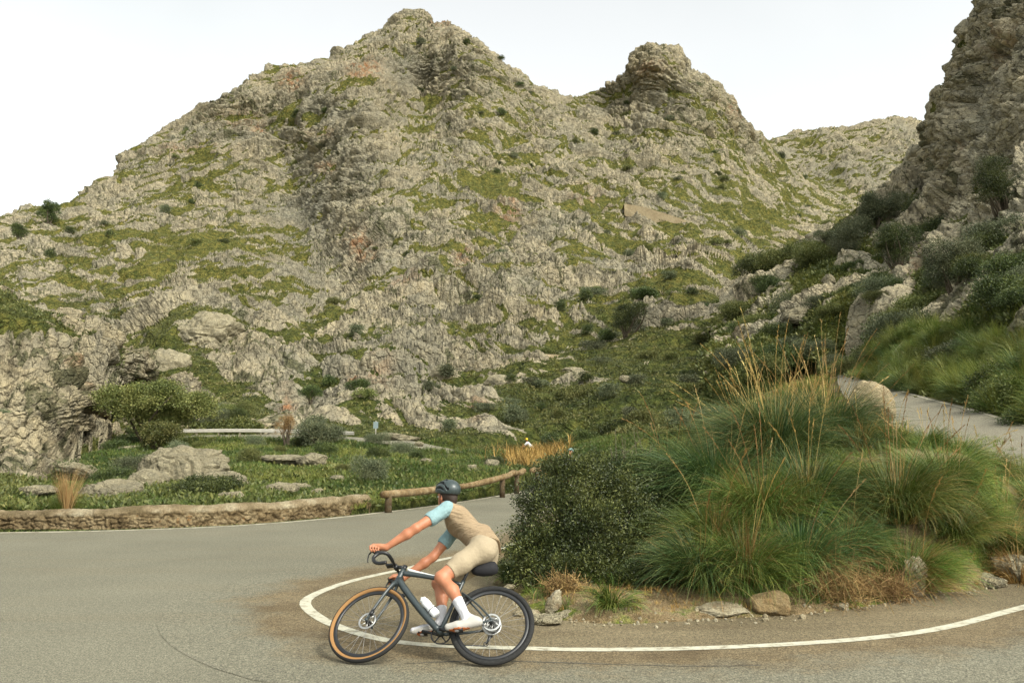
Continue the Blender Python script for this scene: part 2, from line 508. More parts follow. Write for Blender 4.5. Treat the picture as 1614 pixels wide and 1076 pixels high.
def leaf_mat(name, c0, c1, c2, rough=0.55, trans=0.0, hue0=0.472):
    """c0 dark .. c2 light/dry, picked per leaf by the attribute 'tone'"""
    m, nt, b = new_mat(name, rough, 0.35)
    f = attr(nt, "tone")
    oi = nt.nodes.new("ShaderNodeObjectInfo")
    c = ramp(nt, f, [(0.0, c0), (0.5, c1), (1.0, c2)])
    hs = nt.nodes.new("ShaderNodeHueSaturation")
    nt.links.new(mth(nt, 'ADD', mth(nt, 'MULTIPLY', oi.outputs["Random"], 0.03), hue0), hs.inputs["Hue"])
    nt.links.new(mth(nt, 'ADD', mth(nt, 'MULTIPLY', oi.outputs["Random"], 0.5), 0.75), hs.inputs["Value"])
    nt.links.new(c, hs.inputs["Color"])
    nt.links.new(hs.outputs["Color"], b.inputs["Base Color"])
    if trans:
        tr = nt.nodes.new("ShaderNodeBsdfTranslucent"); nt.links.new(hs.outputs["Color"], tr.inputs["Color"])
        mx = nt.nodes.new("ShaderNodeMixShader"); mx.inputs[0].default_value = trans
        nt.links.new(b.outputs[0], mx.inputs[1]); nt.links.new(tr.outputs[0], mx.inputs[2])
        nt.links.new(mx.outputs[0], nt.nodes["Material Output"].inputs["Surface"])
    return m


M['leaf_dark'] = leaf_mat("dark_leaves", (0.016, 0.028, 0.009), (0.046, 0.070, 0.018), (0.14, 0.17, 0.045), 0.45, 0.15)
M['leaf_mid'] = leaf_mat("mid_leaves", (0.040, 0.056, 0.014), (0.10, 0.125, 0.032), (0.22, 0.22, 0.065), 0.55, 0.15)
M['leaf_olive'] = leaf_mat("olive_leaves", (0.045, 0.06, 0.03), (0.10, 0.12, 0.06), (0.18, 0.19, 0.09), 0.6, 0.1)
M['leaf_dry'] = leaf_mat("dry_leaves", (0.10, 0.05, 0.02), (0.22, 0.12, 0.05), (0.34, 0.21, 0.09), 0.8, 0.0, 0.495)
M['blade'] = leaf_mat("grass_blades", (0.022, 0.052, 0.009), (0.072, 0.135, 0.022), (0.23, 0.25, 0.055), 0.45, 0.2)
M['blade_teal'] = leaf_mat("bluish_grass_blades", (0.015, 0.044, 0.014), (0.050, 0.112, 0.032), (0.18, 0.23, 0.06), 0.45, 0.2)
M['straw'] = leaf_mat("dry_grass", (0.17, 0.085, 0.024), (0.34, 0.185, 0.06), (0.48, 0.34, 0.14), 0.7, 0.1, 0.492)
M['bark'] = plain("bark", (0.10, 0.08, 0.055), 0.9, var=0.35)

# ---------------------------------------------------------------- roads (edges in metres)
outer_px = [(-900, 850), (-300, 842), (0, 838), (200, 834), (370, 827), (500, 817), (600, 806), (680, 796), (760, 784), (822, 773)]
outer = np.array([G(x, y) for x, y in outer_px])[:, :2]
outer = np.concatenate([outer, [[1.6, 41], [4.2, 48], [8.5, 54], [14, 58]]])
inner_px = [(2300, 800), (1900, 882), (1614, 957), (1500, 987), (1400, 1003), (1300, 1012), (1200, 1018), (1100, 1022), (1000, 1024), (900, 1024), (824, 1022), (691, 1018),
            (612, 1010), (560, 997), (521, 983), (498, 970), (484, 958), (482, 947), (500, 935), (543, 919), (590, 907), (632, 898), (705, 880), (797, 862)]
inner = np.array([G(x, y) for x, y in inner_px])[:, :2]
inner = np.concatenate([inner, [[1.0, 19.5], [2.4, 26], [4.4, 34], [7, 42], [11, 49], [15, 52]]])


def dens(pts, step=0.25):
    """Catmull-Rom through the points, resampled"""
    p = np.asarray(pts, float)
    q = np.concatenate([[2 * p[0] - p[1]], p, [2 * p[-1] - p[-2]]])
    out = []
    for i in range(len(p) - 1):
        n = max(2, int(np.linalg.norm(p[i + 1] - p[i]) / step))
        t = np.linspace(0, 1, n, endpoint=False)[:, None]
        a, b, c, d = q[i], q[i + 1], q[i + 2], q[i + 3]
        out.append(0.5 * ((2 * b) + (-a + c) * t + (2 * a - 5 * b + 4 * c - d) * t ** 2 + (-a + 3 * b - 3 * c + d) * t ** 3))
    out.append(p[-1:])
    return np.concatenate(out)


def offset(path, d):
    t = np.gradient(path, axis=0)[:, :2]; t /= np.linalg.norm(t, axis=1)[:, None] + 1e-9
    n = np.stack([-t[:, 1], t[:, 0]], 1)
    o = path.copy(); o[:, :2] += n * np.reshape(d, (-1, 1)) if not np.isscalar(d) else n * d
    return o


def ribbon(name, A, B, z, mat, nacross=2):
    """A, B same-length edges (xy or xyz)"""
    n = len(A); rows = []
    for k in range(nacross):
        t = k / (nacross - 1); R = A * (1 - t) + B * t
        if R.shape[1] == 2: R = np.concatenate([R, np.full((n, 1), z)], 1)
        else: R = R + np.array([0, 0, z])
        rows.append(R)
    V = np.stack(rows)
    return mk(name, V.reshape(-1, 3), grid_faces(nacross, n)[:, ::-1], mat)


def poly(name, pts, z, mat):
    me = bpy.data.meshes.new(name)
    me.from_pydata([(float(x), float(y), z) for x, y in pts], [], [list(range(len(pts)))])
    me.update(); me.materials.append(mat)
    if me.polygons[0].normal.z < 0: me.flip_normals()
    o = bpy.data.objects.new(name, me); C.objects.link(o)
    return o


outer_d = dens(outer, 0.8); inner_d = dens(inner, 0.2)
road_pts = [(-45, -9)] + [tuple(p) for p in outer_d if p[0] > -45] + [(16, 30), (22, 21), (48, 24), (48, -9)]
tag(poly("road", road_pts, 0.0, M['asphalt']), kind='structure')
verge_pts = [tuple(p) for p in offset(inner_d, 0.0)] + [(20, 40), (40, 22)]
tag(poly("road_shoulder", verge_pts, 0.004, M['old_asphalt']), kind='structure')
_W = 9; _A = [offset(inner_d, 1.5 * k / (_W - 1)) for k in range(_W)]
_V = np.stack([np.concatenate([a, np.full((len(a), 1), 0.004)], 1) for a in _A])
_wa = np.broadcast_to((1 - np.arange(_W) / (_W - 1))[:, None] ** 1.1, _V.shape[:2])
_k = len(inner_d) - 60
# worn older strip just outside the inner line, with an uneven edge
tag(mk("worn_asphalt", _V[:, :_k].reshape(-1, 3), grid_faces(_W, _k), M['worn_asphalt'], attrs={'worn': _wa[:, :_k]}), kind='structure')
seam = dens(np.array([G(x, y)[:2] for x, y in [(640, 1046), (740, 1042), (830, 1043), (930, 1046), (1080, 1050), (1200, 1049)]]), .1)
sw_ = .006 + .009 * np.abs(np.sin(np.arange(len(seam)) * .37) * np.sin(np.arange(len(seam)) * .11 + 1))
tag(ribbon("road_seam", offset(seam, -sw_), offset(seam, sw_), 0.006, M['seam']), kind='structure')
tag(ribbon("inner_line", offset(inner_d, -0.062), offset(inner_d, 0.062), 0.008, M['line']), kind='structure')
od = dens(outer[:11], 0.3)
tag(ribbon("outer_line", offset(od, -0.30), offset(od, -0.18), 0.006, M['worn_line']), kind='structure')

# climbing road on the right
rr_far = np.array([P(1900, 735, 14), P(1750, 705, 17.5), P(1614, 668, 22), P(1530, 643, 27), P(1440, 620, 34), P(1380, 600, 42), P(1330, 584, 55), P(1345, 577, 66)])
rr_near = np.array([P(1900, 850, 10), P(1750, 790, 13), P(1614, 735, 17), P(1500, 705, 20), P(1408, 672, 26), P(1345, 640, 33), P(1322, 608, 43), P(1322, 589, 56), P(1335, 580, 66)])
rfd, rnd_ = [], []
tt = np.linspace(0, 7, 120)
fa, na = dens(rr_far, 0.05), dens(rr_near, 0.05)
fa = fa[np.linspace(0, len(fa) - 1, 160).astype(int)]; na = na[np.linspace(0, len(na) - 1, 160).astype(int)]
tag(ribbon("climbing_road", fa, na, 0.0, M['pale_asphalt'], 5), kind='structure')
# far edge lines of the climbing road
dirn = (na - fa) / np.linalg.norm(na - fa, axis=1)[:, None]
tag(ribbon("climbing_road_edge_line", fa + dirn * 0.15, fa + dirn * 0.27, 0.006, M['worn_line']), kind='structure')
rr_mid = (fa + na) / 2; rr_half = np.linalg.norm(fa - na, axis=1)[:] / 2

rr_all = np.concatenate([fa * (1 - t) + na * t for t in np.linspace(0.03, 0.97, 9)]); rr_one = np.full(len(rr_all), 0.1)

# lower road across the valley
lr_far = np.array([P(60, 690, 66), P(170, 688, 66), P(280, 687, 66), P(420, 686, 65.5), P(540, 689, 64), P(600, 692, 62), P(645, 695, 60), P(700, 706, 58), P(760, 717, 59), P(840, 727, 62), P(900, 733, 66)])
lr_near = lr_far + np.array([0, -4.5, 0]) * 1.0
lf, ln = dens(lr_far, 0.8), dens(lr_near, 0.8)
k_ = min(len(lf), len(ln)); lf = lf[np.linspace(0, len(lf) - 1, k_).astype(int)]; ln = ln[np.linspace(0, len(ln) - 1, k_).astype(int)]
# tilted gently towards the valley
ln[:, 2] -= 0.36
tag(ribbon("lower_road", lf, ln, 0.05, M['pale_asphalt'], 4), kind='structure')


def carve(V, path, half, zoff, blend):
    """press terrain below a road that follows path (xyz)"""
    x, y = V[..., 0], V[..., 1]
    best = np.full(x.shape, 1e9); zz = np.zeros(x.shape)
    lo = path[:, :2].min(0) - half.max() - blend; hi = path[:, :2].max(0) + half.max() + blend
    mask = (x > lo[0]) & (x < hi[0]) & (y > lo[1]) & (y < hi[1])
    xi, yi = x[mask], y[mask]
    bb = np.full(xi.shape, 1e9); zb = np.zeros(xi.shape)
    for p, h in zip(path, half):
        d = np.hypot(xi - p[0], yi - p[1]) - h
        c = d < bb; bb = np.where(c, d, bb); zb = np.where(c, p[2], zb)
    w = 1 - sstep(0.2, 0.2 + blend, bb)
    z = V[..., 2][mask]
    tgt = np.where(bb < 0.6, np.minimum(z, zb + zoff), zb + zoff + (bb - 0.6) * 0.4)
    V[..., 2][mask] = z * (1 - w) + tgt * w
    return V


def poly_carve(V, px, z):
    """drop terrain under a flat polygon"""
    x, y = V[..., 0], V[..., 1]
    ins = np.zeros(x.shape, bool); n = len(px)
    for i in range(n):
        x0, y0 = px[i]; x1, y1 = px[(i + 1) % n]
        c = ((y0 > y) != (y1 > y)) & (x < (x1 - x0) * (y - y0) / (y1 - y0 + 1e-12) + x0)
        ins ^= c
    V[..., 2] = np.where(ins, np.minimum(V[..., 2], z), V[..., 2])
    return V


# ---------------------------------------------------------------- terrain sheets
def rotm(ax, deg):
    return np.array(Matrix.Rotation(math.radians(deg), 3, ax))


STR2 = rotm('Y', -30) @ rotm('X', 16)
STR = rotm('Y', 24) @ rotm('X', 18)        # bedding planes of the limestone dip to the right


def rock_disp(V, dist, big=1.0, seed=0, blocky=1.0, amp=1.0):
    q = V.astype(np.float32)
    wq = q + 5.0 * np.stack([vnoise(q * 0.06 + 3, seed + 50), vnoise(q * 0.06 + 31, seed + 51), vnoise(q * 0.06 + 77, seed + 52)], 1)
    sel = (q[:, 0] > -25 + 18 * vnoise(q * 0.03 + 5, seed + 60))[:, None] & (seed == 3)
    s = np.where(sel, wq @ STR2.T.astype(np.float32), wq @ STR.T.astype(np.float32)) * np.array([0.36, 0.85, 1.55], np.float32)
    base = big * 2.0 * fbm(wq * 0.026, 3, seed + 1, 0.5, True) + big * 1.8 * fbm(wq * np.array([0.09, 0.09, 0.05], np.float32), 3, seed + 5, 0.55, True)
    # ribs and gullies running down the slope
    rb = wq @ np.where(True, rotm('Y', -28 if seed == 3 else 10), 0).T.astype(np.float32)
    base += big * 3.2 * fbm(rb * np.array([.035, .035, .012], np.float32), 3, seed + 25, 0.5, True)
    base += big * 1.3 * fbm(rb * np.array([.13, .10, .035], np.float32), 2, seed + 27, 0.5, True)
    def cells(q_, sd, A, crack, cw):
        f1, f2, r = voro(q_, sd)
        e = f2 - f1
        return A * ((r - 0.5) * 1.6 * sstep(0.0, 0.3, e) + (0.5 - f1) * 1.0) - crack * (1 - sstep(0.0, cw, e))
    out = blocky * cells(s * 0.12, seed + 9, 2.8, 1.3, .11)
    out += blocky * cells(s * 0.34 + 9.1, seed + 11, 1.3, 0.75, .13)
    near = dist < 700
    if near.any(): out[near] += blocky * cells(s[near] * 0.9 + 4.7, seed + 13, 0.5, 0.48, .2).astype(np.float32)
    near = dist < 130
    if near.any(): out[near] += blocky * cells(s[near] * 2.4 + 1.7, seed + 15, 0.16, 0.14, .22).astype(np.float32)
    out += 0.35 * fbm(wq * 0.8, 3, seed + 20, 0.45)
    return base * amp, out * amp


class Sheet: pass


def sheet(name, px0, px1, step, bot, top, rows, ctrl, soil, rust, mat, seed=0, big=1.0, back=(60, 25), lush=None, noise_amp=None, carves=(), csm=30, greyer=(), power=1.0, soilamp=1.0, soilf=1.0, soilc=-0.8):
    px = np.arange(px0, px1 + step, step, dtype=float)
    tp = np.interp(px, *zip(*top)); bt = np.interp(px, *zip(*bot))
    t = np.linspace(0, 1, rows) ** power
    PX = np.broadcast_to(px, (rows, len(px)))
    kw = np.exp(-np.linspace(-2, 2, 61) ** 2); kw /= kw.sum()
    tps = np.convolve(np.pad(tp, 30, mode='edge'), kw, 'valid'); bts = bt
    PY = bts[None] + (tps - bts)[None] * t[:, None] + (tp - tps)[None] * (t[:, None] ** 7)
    D = np.exp(rbf([(a, b, math.log(c)) for a, b, c in ctrl], PX, PY, csm))
    V = P(PX, PY, D)
    nb = 26
    # far side of the crest: the hill goes on and falls away behind
    s = (np.arange(1, nb + 1) / nb)[:, None] ** 1.7
    dirv = V[-1] - np.array([0, 0, CAMZ]); dirv[:, 2] = 0; dirv /= np.linalg.norm(dirv, axis=1)[:, None]
    B = V[-1][None] + dirv[None] * (s * back[0])[..., None]
    B[..., 2] = V[-1][None, :, 2] - back[1] * s ** 1.3
    V = np.concatenate([V, B]); nr = rows + nb; nc = len(px)
    D = np.concatenate([D, np.broadcast_to(D[-1], (nb, nc))])
    PXf = np.concatenate([PX, np.broadcast_to(px, (nb, nc))]); PYf = np.concatenate([PY, np.broadcast_to(tp, (nb, nc))])
    du = np.gradient(V, axis=1); dv = np.gradient(V, axis=0)
    N = np.cross(du, dv); N /= np.linalg.norm(N, axis=2)[..., None] + 1e-9
    for _ in range(3):
        N[1:-1, 1:-1] = (N[1:-1, 1:-1] + N[:-2, 1:-1] + N[2:, 1:-1] + N[1:-1, :-2] + N[1:-1, 2:]) / 5
    N /= np.linalg.norm(N, axis=2)[..., None] + 1e-9
    Vf = V.reshape(-1, 3)
    rd = rock_disp(Vf, D.ravel(), big, seed)
    S = rbf(soil[0], PXf, PYf, 25)
    for (a, b, rx, ry, v) in soil[1]:
        S = S + v * np.exp(-((PXf - a) / rx) ** 2 - ((PYf - b) / ry) ** 2)
    sn = fbm(Vf.astype(np.float32) * 0.035 + 40, 3, seed + 33).reshape(nr, nc)
    sn2 = fbm(Vf.astype(np.float32) * 0.22 * soilf + 11, 4, seed + 37, 0.6).reshape(nr, nc)
    up = N[..., 2]
    base, rk = [a.reshape(nr, nc) for a in rd]
    sl = (S * 0.8 + sn * 0.5 + (up - 0.6) * 0.7 + 0.95 * sn2) * soilamp * 1.25 + soilc
    # bedrock stands out of the soil only where it is higher than the soil level
    ex = rk - sl
    h = base - 1.2 * big + np.maximum(rk, sl) - np.maximum(sl, -0.6)
    amp = np.ones_like(D) if noise_amp is None else noise_amp(PXf, PYf, D)
    ri = np.minimum(np.arange(nr), rows)
    amp = amp * (0.75 + 0.25 * sstep(0, 40, np.abs(PYf - tp[None])) + (np.arange(nr) >= rows)[:, None] * 0.1)
    V = V + N * (h * amp)[..., None]
    V[0, :, 2] -= 1.5
    veg = 0.5 - ex / 0.5
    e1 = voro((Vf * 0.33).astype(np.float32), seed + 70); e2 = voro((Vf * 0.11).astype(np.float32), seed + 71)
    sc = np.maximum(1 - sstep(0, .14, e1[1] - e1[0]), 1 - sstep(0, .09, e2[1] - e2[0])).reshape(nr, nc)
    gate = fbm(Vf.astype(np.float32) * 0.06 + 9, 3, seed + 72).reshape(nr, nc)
    scrub = sc * sstep(-.15, .15, gate)  # patchy dark crack lines, standing for scrub and for painted crevice shade
    for path, half, zo, bl in carves: V = carve(V, path, half, zo, bl)
    ru = np.zeros_like(D)
    for (a, b, rx, ry, v) in rust: ru += v * np.exp(-((PXf - a) / rx) ** 2 - ((PYf - b) / ry) ** 2)
    gy = np.zeros_like(D)
    for (a, b, rx, ry, v) in greyer: gy += v * np.exp(-((PXf - a) / rx) ** 2 - ((PYf - b) / ry) ** 2)
    lu = np.full_like(D, 0.5) if lush is None else lush(PXf, PYf, D)
    sh = Sheet(); sh.V = V; sh.px = px; sh.PY = PYf; sh.veg = veg; sh.rows = rows; sh.name = name; sh.D = D
    sh.finish = lambda: tag(mk(name, V.reshape(-1, 3), grid_faces(nr, nc), mat, attrs={'veg': veg, 'rust': np.clip(ru, 0, 1), 'lush': np.clip(lu, 0, 1), 'greyer': np.clip(gy, 0, 1), 'scrub': scrub}), kind='structure')  # 'scrub' holds the crack lines: part scrub, part painted crevice shade
    return sh


def at(sh, px, py):
    """surface point of a sheet at a photo pixel"""
    j = int(np.clip(round((px - sh.px[0]) / (sh.px[1] - sh.px[0])), 0, len(sh.px) - 1))
    i = int(np.argmin(np.abs(sh.PY[:sh.rows, j] - py)))
    return sh.V[i, j].copy(), i, j


def clipd(V): return V


# main mountain + valley
sky_top = [(-700, 420), (-400, 395), (-150, 360), (0, 338), (25, 333), (45, 327), (75, 322), (100, 318), (130, 303), (150, 290), (185, 262), (215, 232), (250, 205), (290, 178), (330, 150), (366, 142), (372, 130),
           (400, 112), (430, 100), (470, 97), (520, 90), (548, 72), (560, 58), (590, 42), (620, 24), (640, 11), (655, 12), (672, 22), (690, 32), (705, 27), (715, 38), (735, 52), (765, 78), (790, 97),
           (815, 108), (835, 128), (860, 142), (900, 149), (925, 146), (950, 138), (985, 110), (988, 98), (1005, 76), (1025, 68), (1050, 68), (1070, 78), (1085, 105), (1105, 115), (1130, 130), (1150, 150), (1163, 178),
           (1180, 198), (1200, 215), (1220, 232), (1245, 262), (1280, 285), (1330, 310), (1500, 340), (1800, 380)]
bot = [(-700, 812), (0, 812), (300, 808), (600, 804), (830, 790), (1000, 790), (1400, 790), (1800, 790)]
mc = [(-700, 420, 330), (-400, 395, 330), (0, 338, 330), (150, 290, 360), (370, 125, 400), (470, 97, 412), (560, 58, 430), (640, 12, 440), (740, 55, 412), (800, 100, 405), (860, 142, 405), (925, 147, 412), (1000, 75, 398), (1050, 68, 396), (1110, 115, 398),
      (1160, 180, 405), (1215, 228, 450), (1320, 310, 480), (1500, 340, 480), (1800, 380, 480),
      (590, 150, 345), (660, 160, 392), (600, 200, 322), (610, 260, 292), (612, 350, 245), (590, 440, 205), (570, 488, 172),
      (430, 200, 374), (455, 290, 334), (485, 390, 280), (530, 470, 205), (380, 300, 330), (300, 300, 335), (200, 350, 300), (100, 380, 280), (0, 400, 270), (-400, 470, 260), (-700, 480, 260),
      (300, 420, 225), (150, 450, 215), (0, 480, 200), (420, 440, 210), (740, 120, 385), (680, 110, 402), (745, 200, 345), (735, 300, 285), (720, 400, 222), (700, 480, 165), (820, 200, 365), (900, 230, 350), (880, 330, 275), (870, 430, 200), (860, 490, 160),
      (960, 200, 385), (1030, 150, 384), (1040, 230, 350), (1120, 240, 365), (1010, 310, 292), (1050, 350, 270), (1000, 420, 215), (980, 480, 165), (1130, 330, 300), (1150, 400, 235), (1120, 450, 175), (1220, 300, 390), (1250, 370, 320), (1200, 430, 230), (1300, 450, 230), (1500, 470, 230), (1800, 470, 230),
      (-700, 560, 150), (0, 560, 140), (200, 530, 150), (300, 520, 128), (380, 560, 120), (450, 520, 145), (560, 530, 135), (700, 540, 120), (850, 550, 105), (1000, 540, 120), (1120, 520, 125), (1300, 540, 150), (1800, 540, 150),
      (-700, 650, 90), (0, 650, 92), (150, 660, 82), (280, 640, 80), (400, 620, 90), (400, 670, 73), (500, 660, 75), (600, 620, 84), (600, 675, 70), (700, 660, 72), (760, 600, 88), (850, 650, 75), (1000, 620, 76), (1150, 600, 88), (1400, 620, 110), (1800, 620, 110),
      (-700, 700, 62), (0, 705, 60), (150, 700, 61), (300, 699, 60), (450, 698, 60), (600, 703, 57), (700, 708, 54), (850, 712, 54), (1000, 700, 54), (1200, 690, 58), (1500, 690, 70), (1800, 700, 70),
      (-700, 750, 36), (0, 752, 36), (200, 750, 36), (400, 748, 36), (600, 740, 38), (750, 735, 42), (850, 730, 47), (1000, 735, 48), (1300, 740, 48), (1800, 740, 48),
      (-700, 812, 19.2), (0, 812, 19.2), (300, 808, 19.8), (600, 804, 21.5), (700, 794, 24.5), (830, 790, 27), (1000, 790, 27), (1800, 790, 27)]
soil_pts = [(0, 400, .5), (250, 400, .65), (100, 330, -.2), (300, 200, -.7), (450, 130, -.9), (500, 250, -.5), (640, 60, -1.0), (620, 250, -.6), (500, 400, -.5), (520, 340, -.8), (580, 450, -.7), (700, 350, -.25), (700, 450, -.35), (850, 420, -.5),
            (800, 200, -.4), (900, 300, .0), (950, 380, -.1), (1050, 130, -1.0), (1120, 200, -.4), (1100, 300, .35), (1200, 300, .8), (1250, 370, .6), (1100, 400, .1), (1030, 440, -.2), (860, 480, -.3),
            (400, 480, .1), (150, 500, .3), (450, 520, .0), (300, 540, .2), (560, 560, -.1), (480, 570, .8), (500, 640, -1.2), (620, 600, -1.8), (620, 650, -1.5), (420, 600, -.6), (700, 530, -.4), (700, 610, -1.6), (760, 620, -1.2), (800, 560, -.9), (850, 620, .4), (900, 560, .2), (1000, 540, 0.9),
            (1100, 560, 1.0), (1000, 640, 1.3), (1200, 620, 1.8), (830, 692, 3.0), (930, 705, 4.6), (960, 700, 3.6), (930, 670, 2.0), (700, 680, 1.4), (800, 655, 1.2), (730, 660, .8), (860, 650, 1.2), (560, 690, 1.4), (400, 650, .3), (300, 690, 1.4), (100, 690, 1.2), (0, 740, 2.0), (300, 740, 2.2), (500, 740, 2.4), (700, 740, 2.4), (850, 750, 2.4), (500, 800, 2.6), (0, 800, 2.6), (800, 790, 2.6), (1400, 700, 2.0), (1400, 400, .5), (-400, 500, .3), (-400, 750, 2.0)]
soil_b = [(675, 164, 42, 5, 2.6), (470, 184, 45, 9, 2.6), (400, 272, 50, 12, 1.2), (930, 152, 30, 9, 1.8), (720, 186, 60, 6, 1.0), (1225, 260, 30, 25, 1.2), (250, 430, 120, 20, .6), (600, 497, 90, 8, .8)]
rust_b = [(572, 118, 22, 16, 1.0), (460, 132, 18, 12, .9), (412, 212, 12, 12, .9), (520, 268, 12, 8, .9), (300, 245, 60, 10, .35), (575, 395, 18, 20, .8), (800, 345, 20, 14, .7), (695, 25, 20, 20, .7), (1158, 175, 14, 12, .8), (1025, 110, 20, 12, .5), (560, 610, 10, 8, .9),
          (755, 652, 14, 9, 1.2), (600, 605, 18, 14, .5), (730, 420, 20, 20, .6), (640, 450, 30, 18, .4), (510, 212, 20, 8, .6), (1030, 470, 10, 10, .8), (930, 320, 30, 14, .5), (380, 190, 40, 14, .4), (450, 628, 14, 8, .8)]
grey_b = [(650, 110, 60, 40, .7), (500, 350, 70, 110, .7), (540, 180, 60, 40, .55), (330, 220, 100, 40, .45), (620, 440, 50, 60, .35), (660, 600, 80, 40, .4), (1060, 190, 70, 30, .2)]


def lush_main(px, py, d):
    return sstep(430, 640, py) * 0.9 + 0.12 * sstep(800, 1100, px)


def amp_main(px, py, d):
    a = 0.45 + 0.55 * sstep(60, 150, d)
    a = a * (0.25 + 0.75 * sstep(690, 640, py))
    return a * (1 - 0.9 * sstep(745, 800, py))


sky_top = [(a, b + 6) for a, b in sky_top]
lr_mid = (lf + ln) / 2; lr_h = np.full(len(lr_mid), 2.4)
main = sheet("mountain", -420, 1420, 1.1, bot, sky_top, 860, mc, (soil_pts, soil_b), rust_b, M['mountain'], seed=3, lush=lush_main, noise_amp=amp_main, greyer=grey_b,
             carves=[(lr_mid, lr_h, -0.25, 3.0)], back=(220, 120))
poly_carve(main.V, [(float(a), float(b)) for a, b in road_pts], -0.12)
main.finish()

# far ridge seen through the saddle
far = sheet("far_ridge", 1080, 1760, 1.3, [(1080, 380), (1760, 420)], [(1080, 262), (1160, 250), (1213, 221), (1260, 207), (1285, 209), (1300, 204), (1340, 203), (1352, 198), (1380, 192), (1395, 190), (1410, 184), (1425, 189), (1460, 196), (1500, 195), (1760, 220)], 240,
            [(1080, 262, 620), (1213, 222, 640), (1300, 205, 640), (1410, 184, 650), (1500, 195, 650), (1760, 220, 650), (1080, 380, 500), (1300, 340, 500), (1400, 330, 480), (1760, 400, 480), (1300, 260, 590), (1400, 250, 590)],
            ([(1200, 240, -.2), (1300, 220, -.5), (1400, 260, -.8), (1300, 320, -.1), (1600, 300, -.4)], []), [], M['mountain'], seed=21, greyer=[(1320, 270, 90, 30, .7)], back=(200, 80), lush=lambda a, b, c: 0.15 + 0 * c)
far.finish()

# rocky slope on the left
left = sheet("left_hill", -620, 408, 1.1,
             [(-620, 830), (-200, 806), (0, 800), (40, 778), (80, 752), (130, 722), (185, 699), (408, 699)],
             [(-620, 330), (-300, 400), (0, 449), (26, 481), (56, 498), (103, 501), (128, 524), (180, 541), (205, 560), (222, 580), (257, 585), (300, 602), (340, 635), (378, 668), (408, 690)], 520,
             [(-620, 830, 17), (-620, 600, 40), (-620, 330, 75), (-200, 806, 19.5), (0, 800, 21), (40, 778, 26.5), (80, 752, 34), (130, 722, 48), (-300, 600, 46), (-300, 400, 76), (0, 730, 34), (120, 700, 56), (0, 680, 38), (80, 650, 46), (0, 600, 50), (100, 600, 57), (160, 640, 67),
              (200, 695, 64), (300, 695, 66.5), (400, 695, 67), (0, 449, 76), (100, 502, 72), (180, 541, 75), (222, 580, 77), (300, 602, 82), (340, 635, 78), (300, 650, 74), (60, 560, 62), (200, 610, 76), (190, 660, 70)],
             ([(0, 470, .2), (0, 600, -.9), (100, 560, -.9), (100, 650, -1.0), (150, 610, -.5), (40, 700, -.5), (20, 760, .8), (100, 740, .2), (200, 690, .5), (250, 620, -.6), (330, 660, -.6), (390, 690, .2), (-300, 600, -.4), (-300, 780, 1.2)], [(110, 690, 40, 8, .8), (30, 500, 30, 8, .8)]),
             [(160, 640, 16, 8, 1.3), (100, 612, 20, 6, .8), (270, 680, 14, 7, .8), (140, 655, 20, 8, .9)], M['hill'], seed=8, big=0.32, back=(30, 14), lush=lambda a, b, c: 0.55 + 0 * c,
             noise_amp=lambda px, py, d: np.clip((d - 18) / 30, 0.12, 1.0), carves=[(lr_mid, lr_h, -0.25, 1.5)], soilamp=0.8)
left.finish()

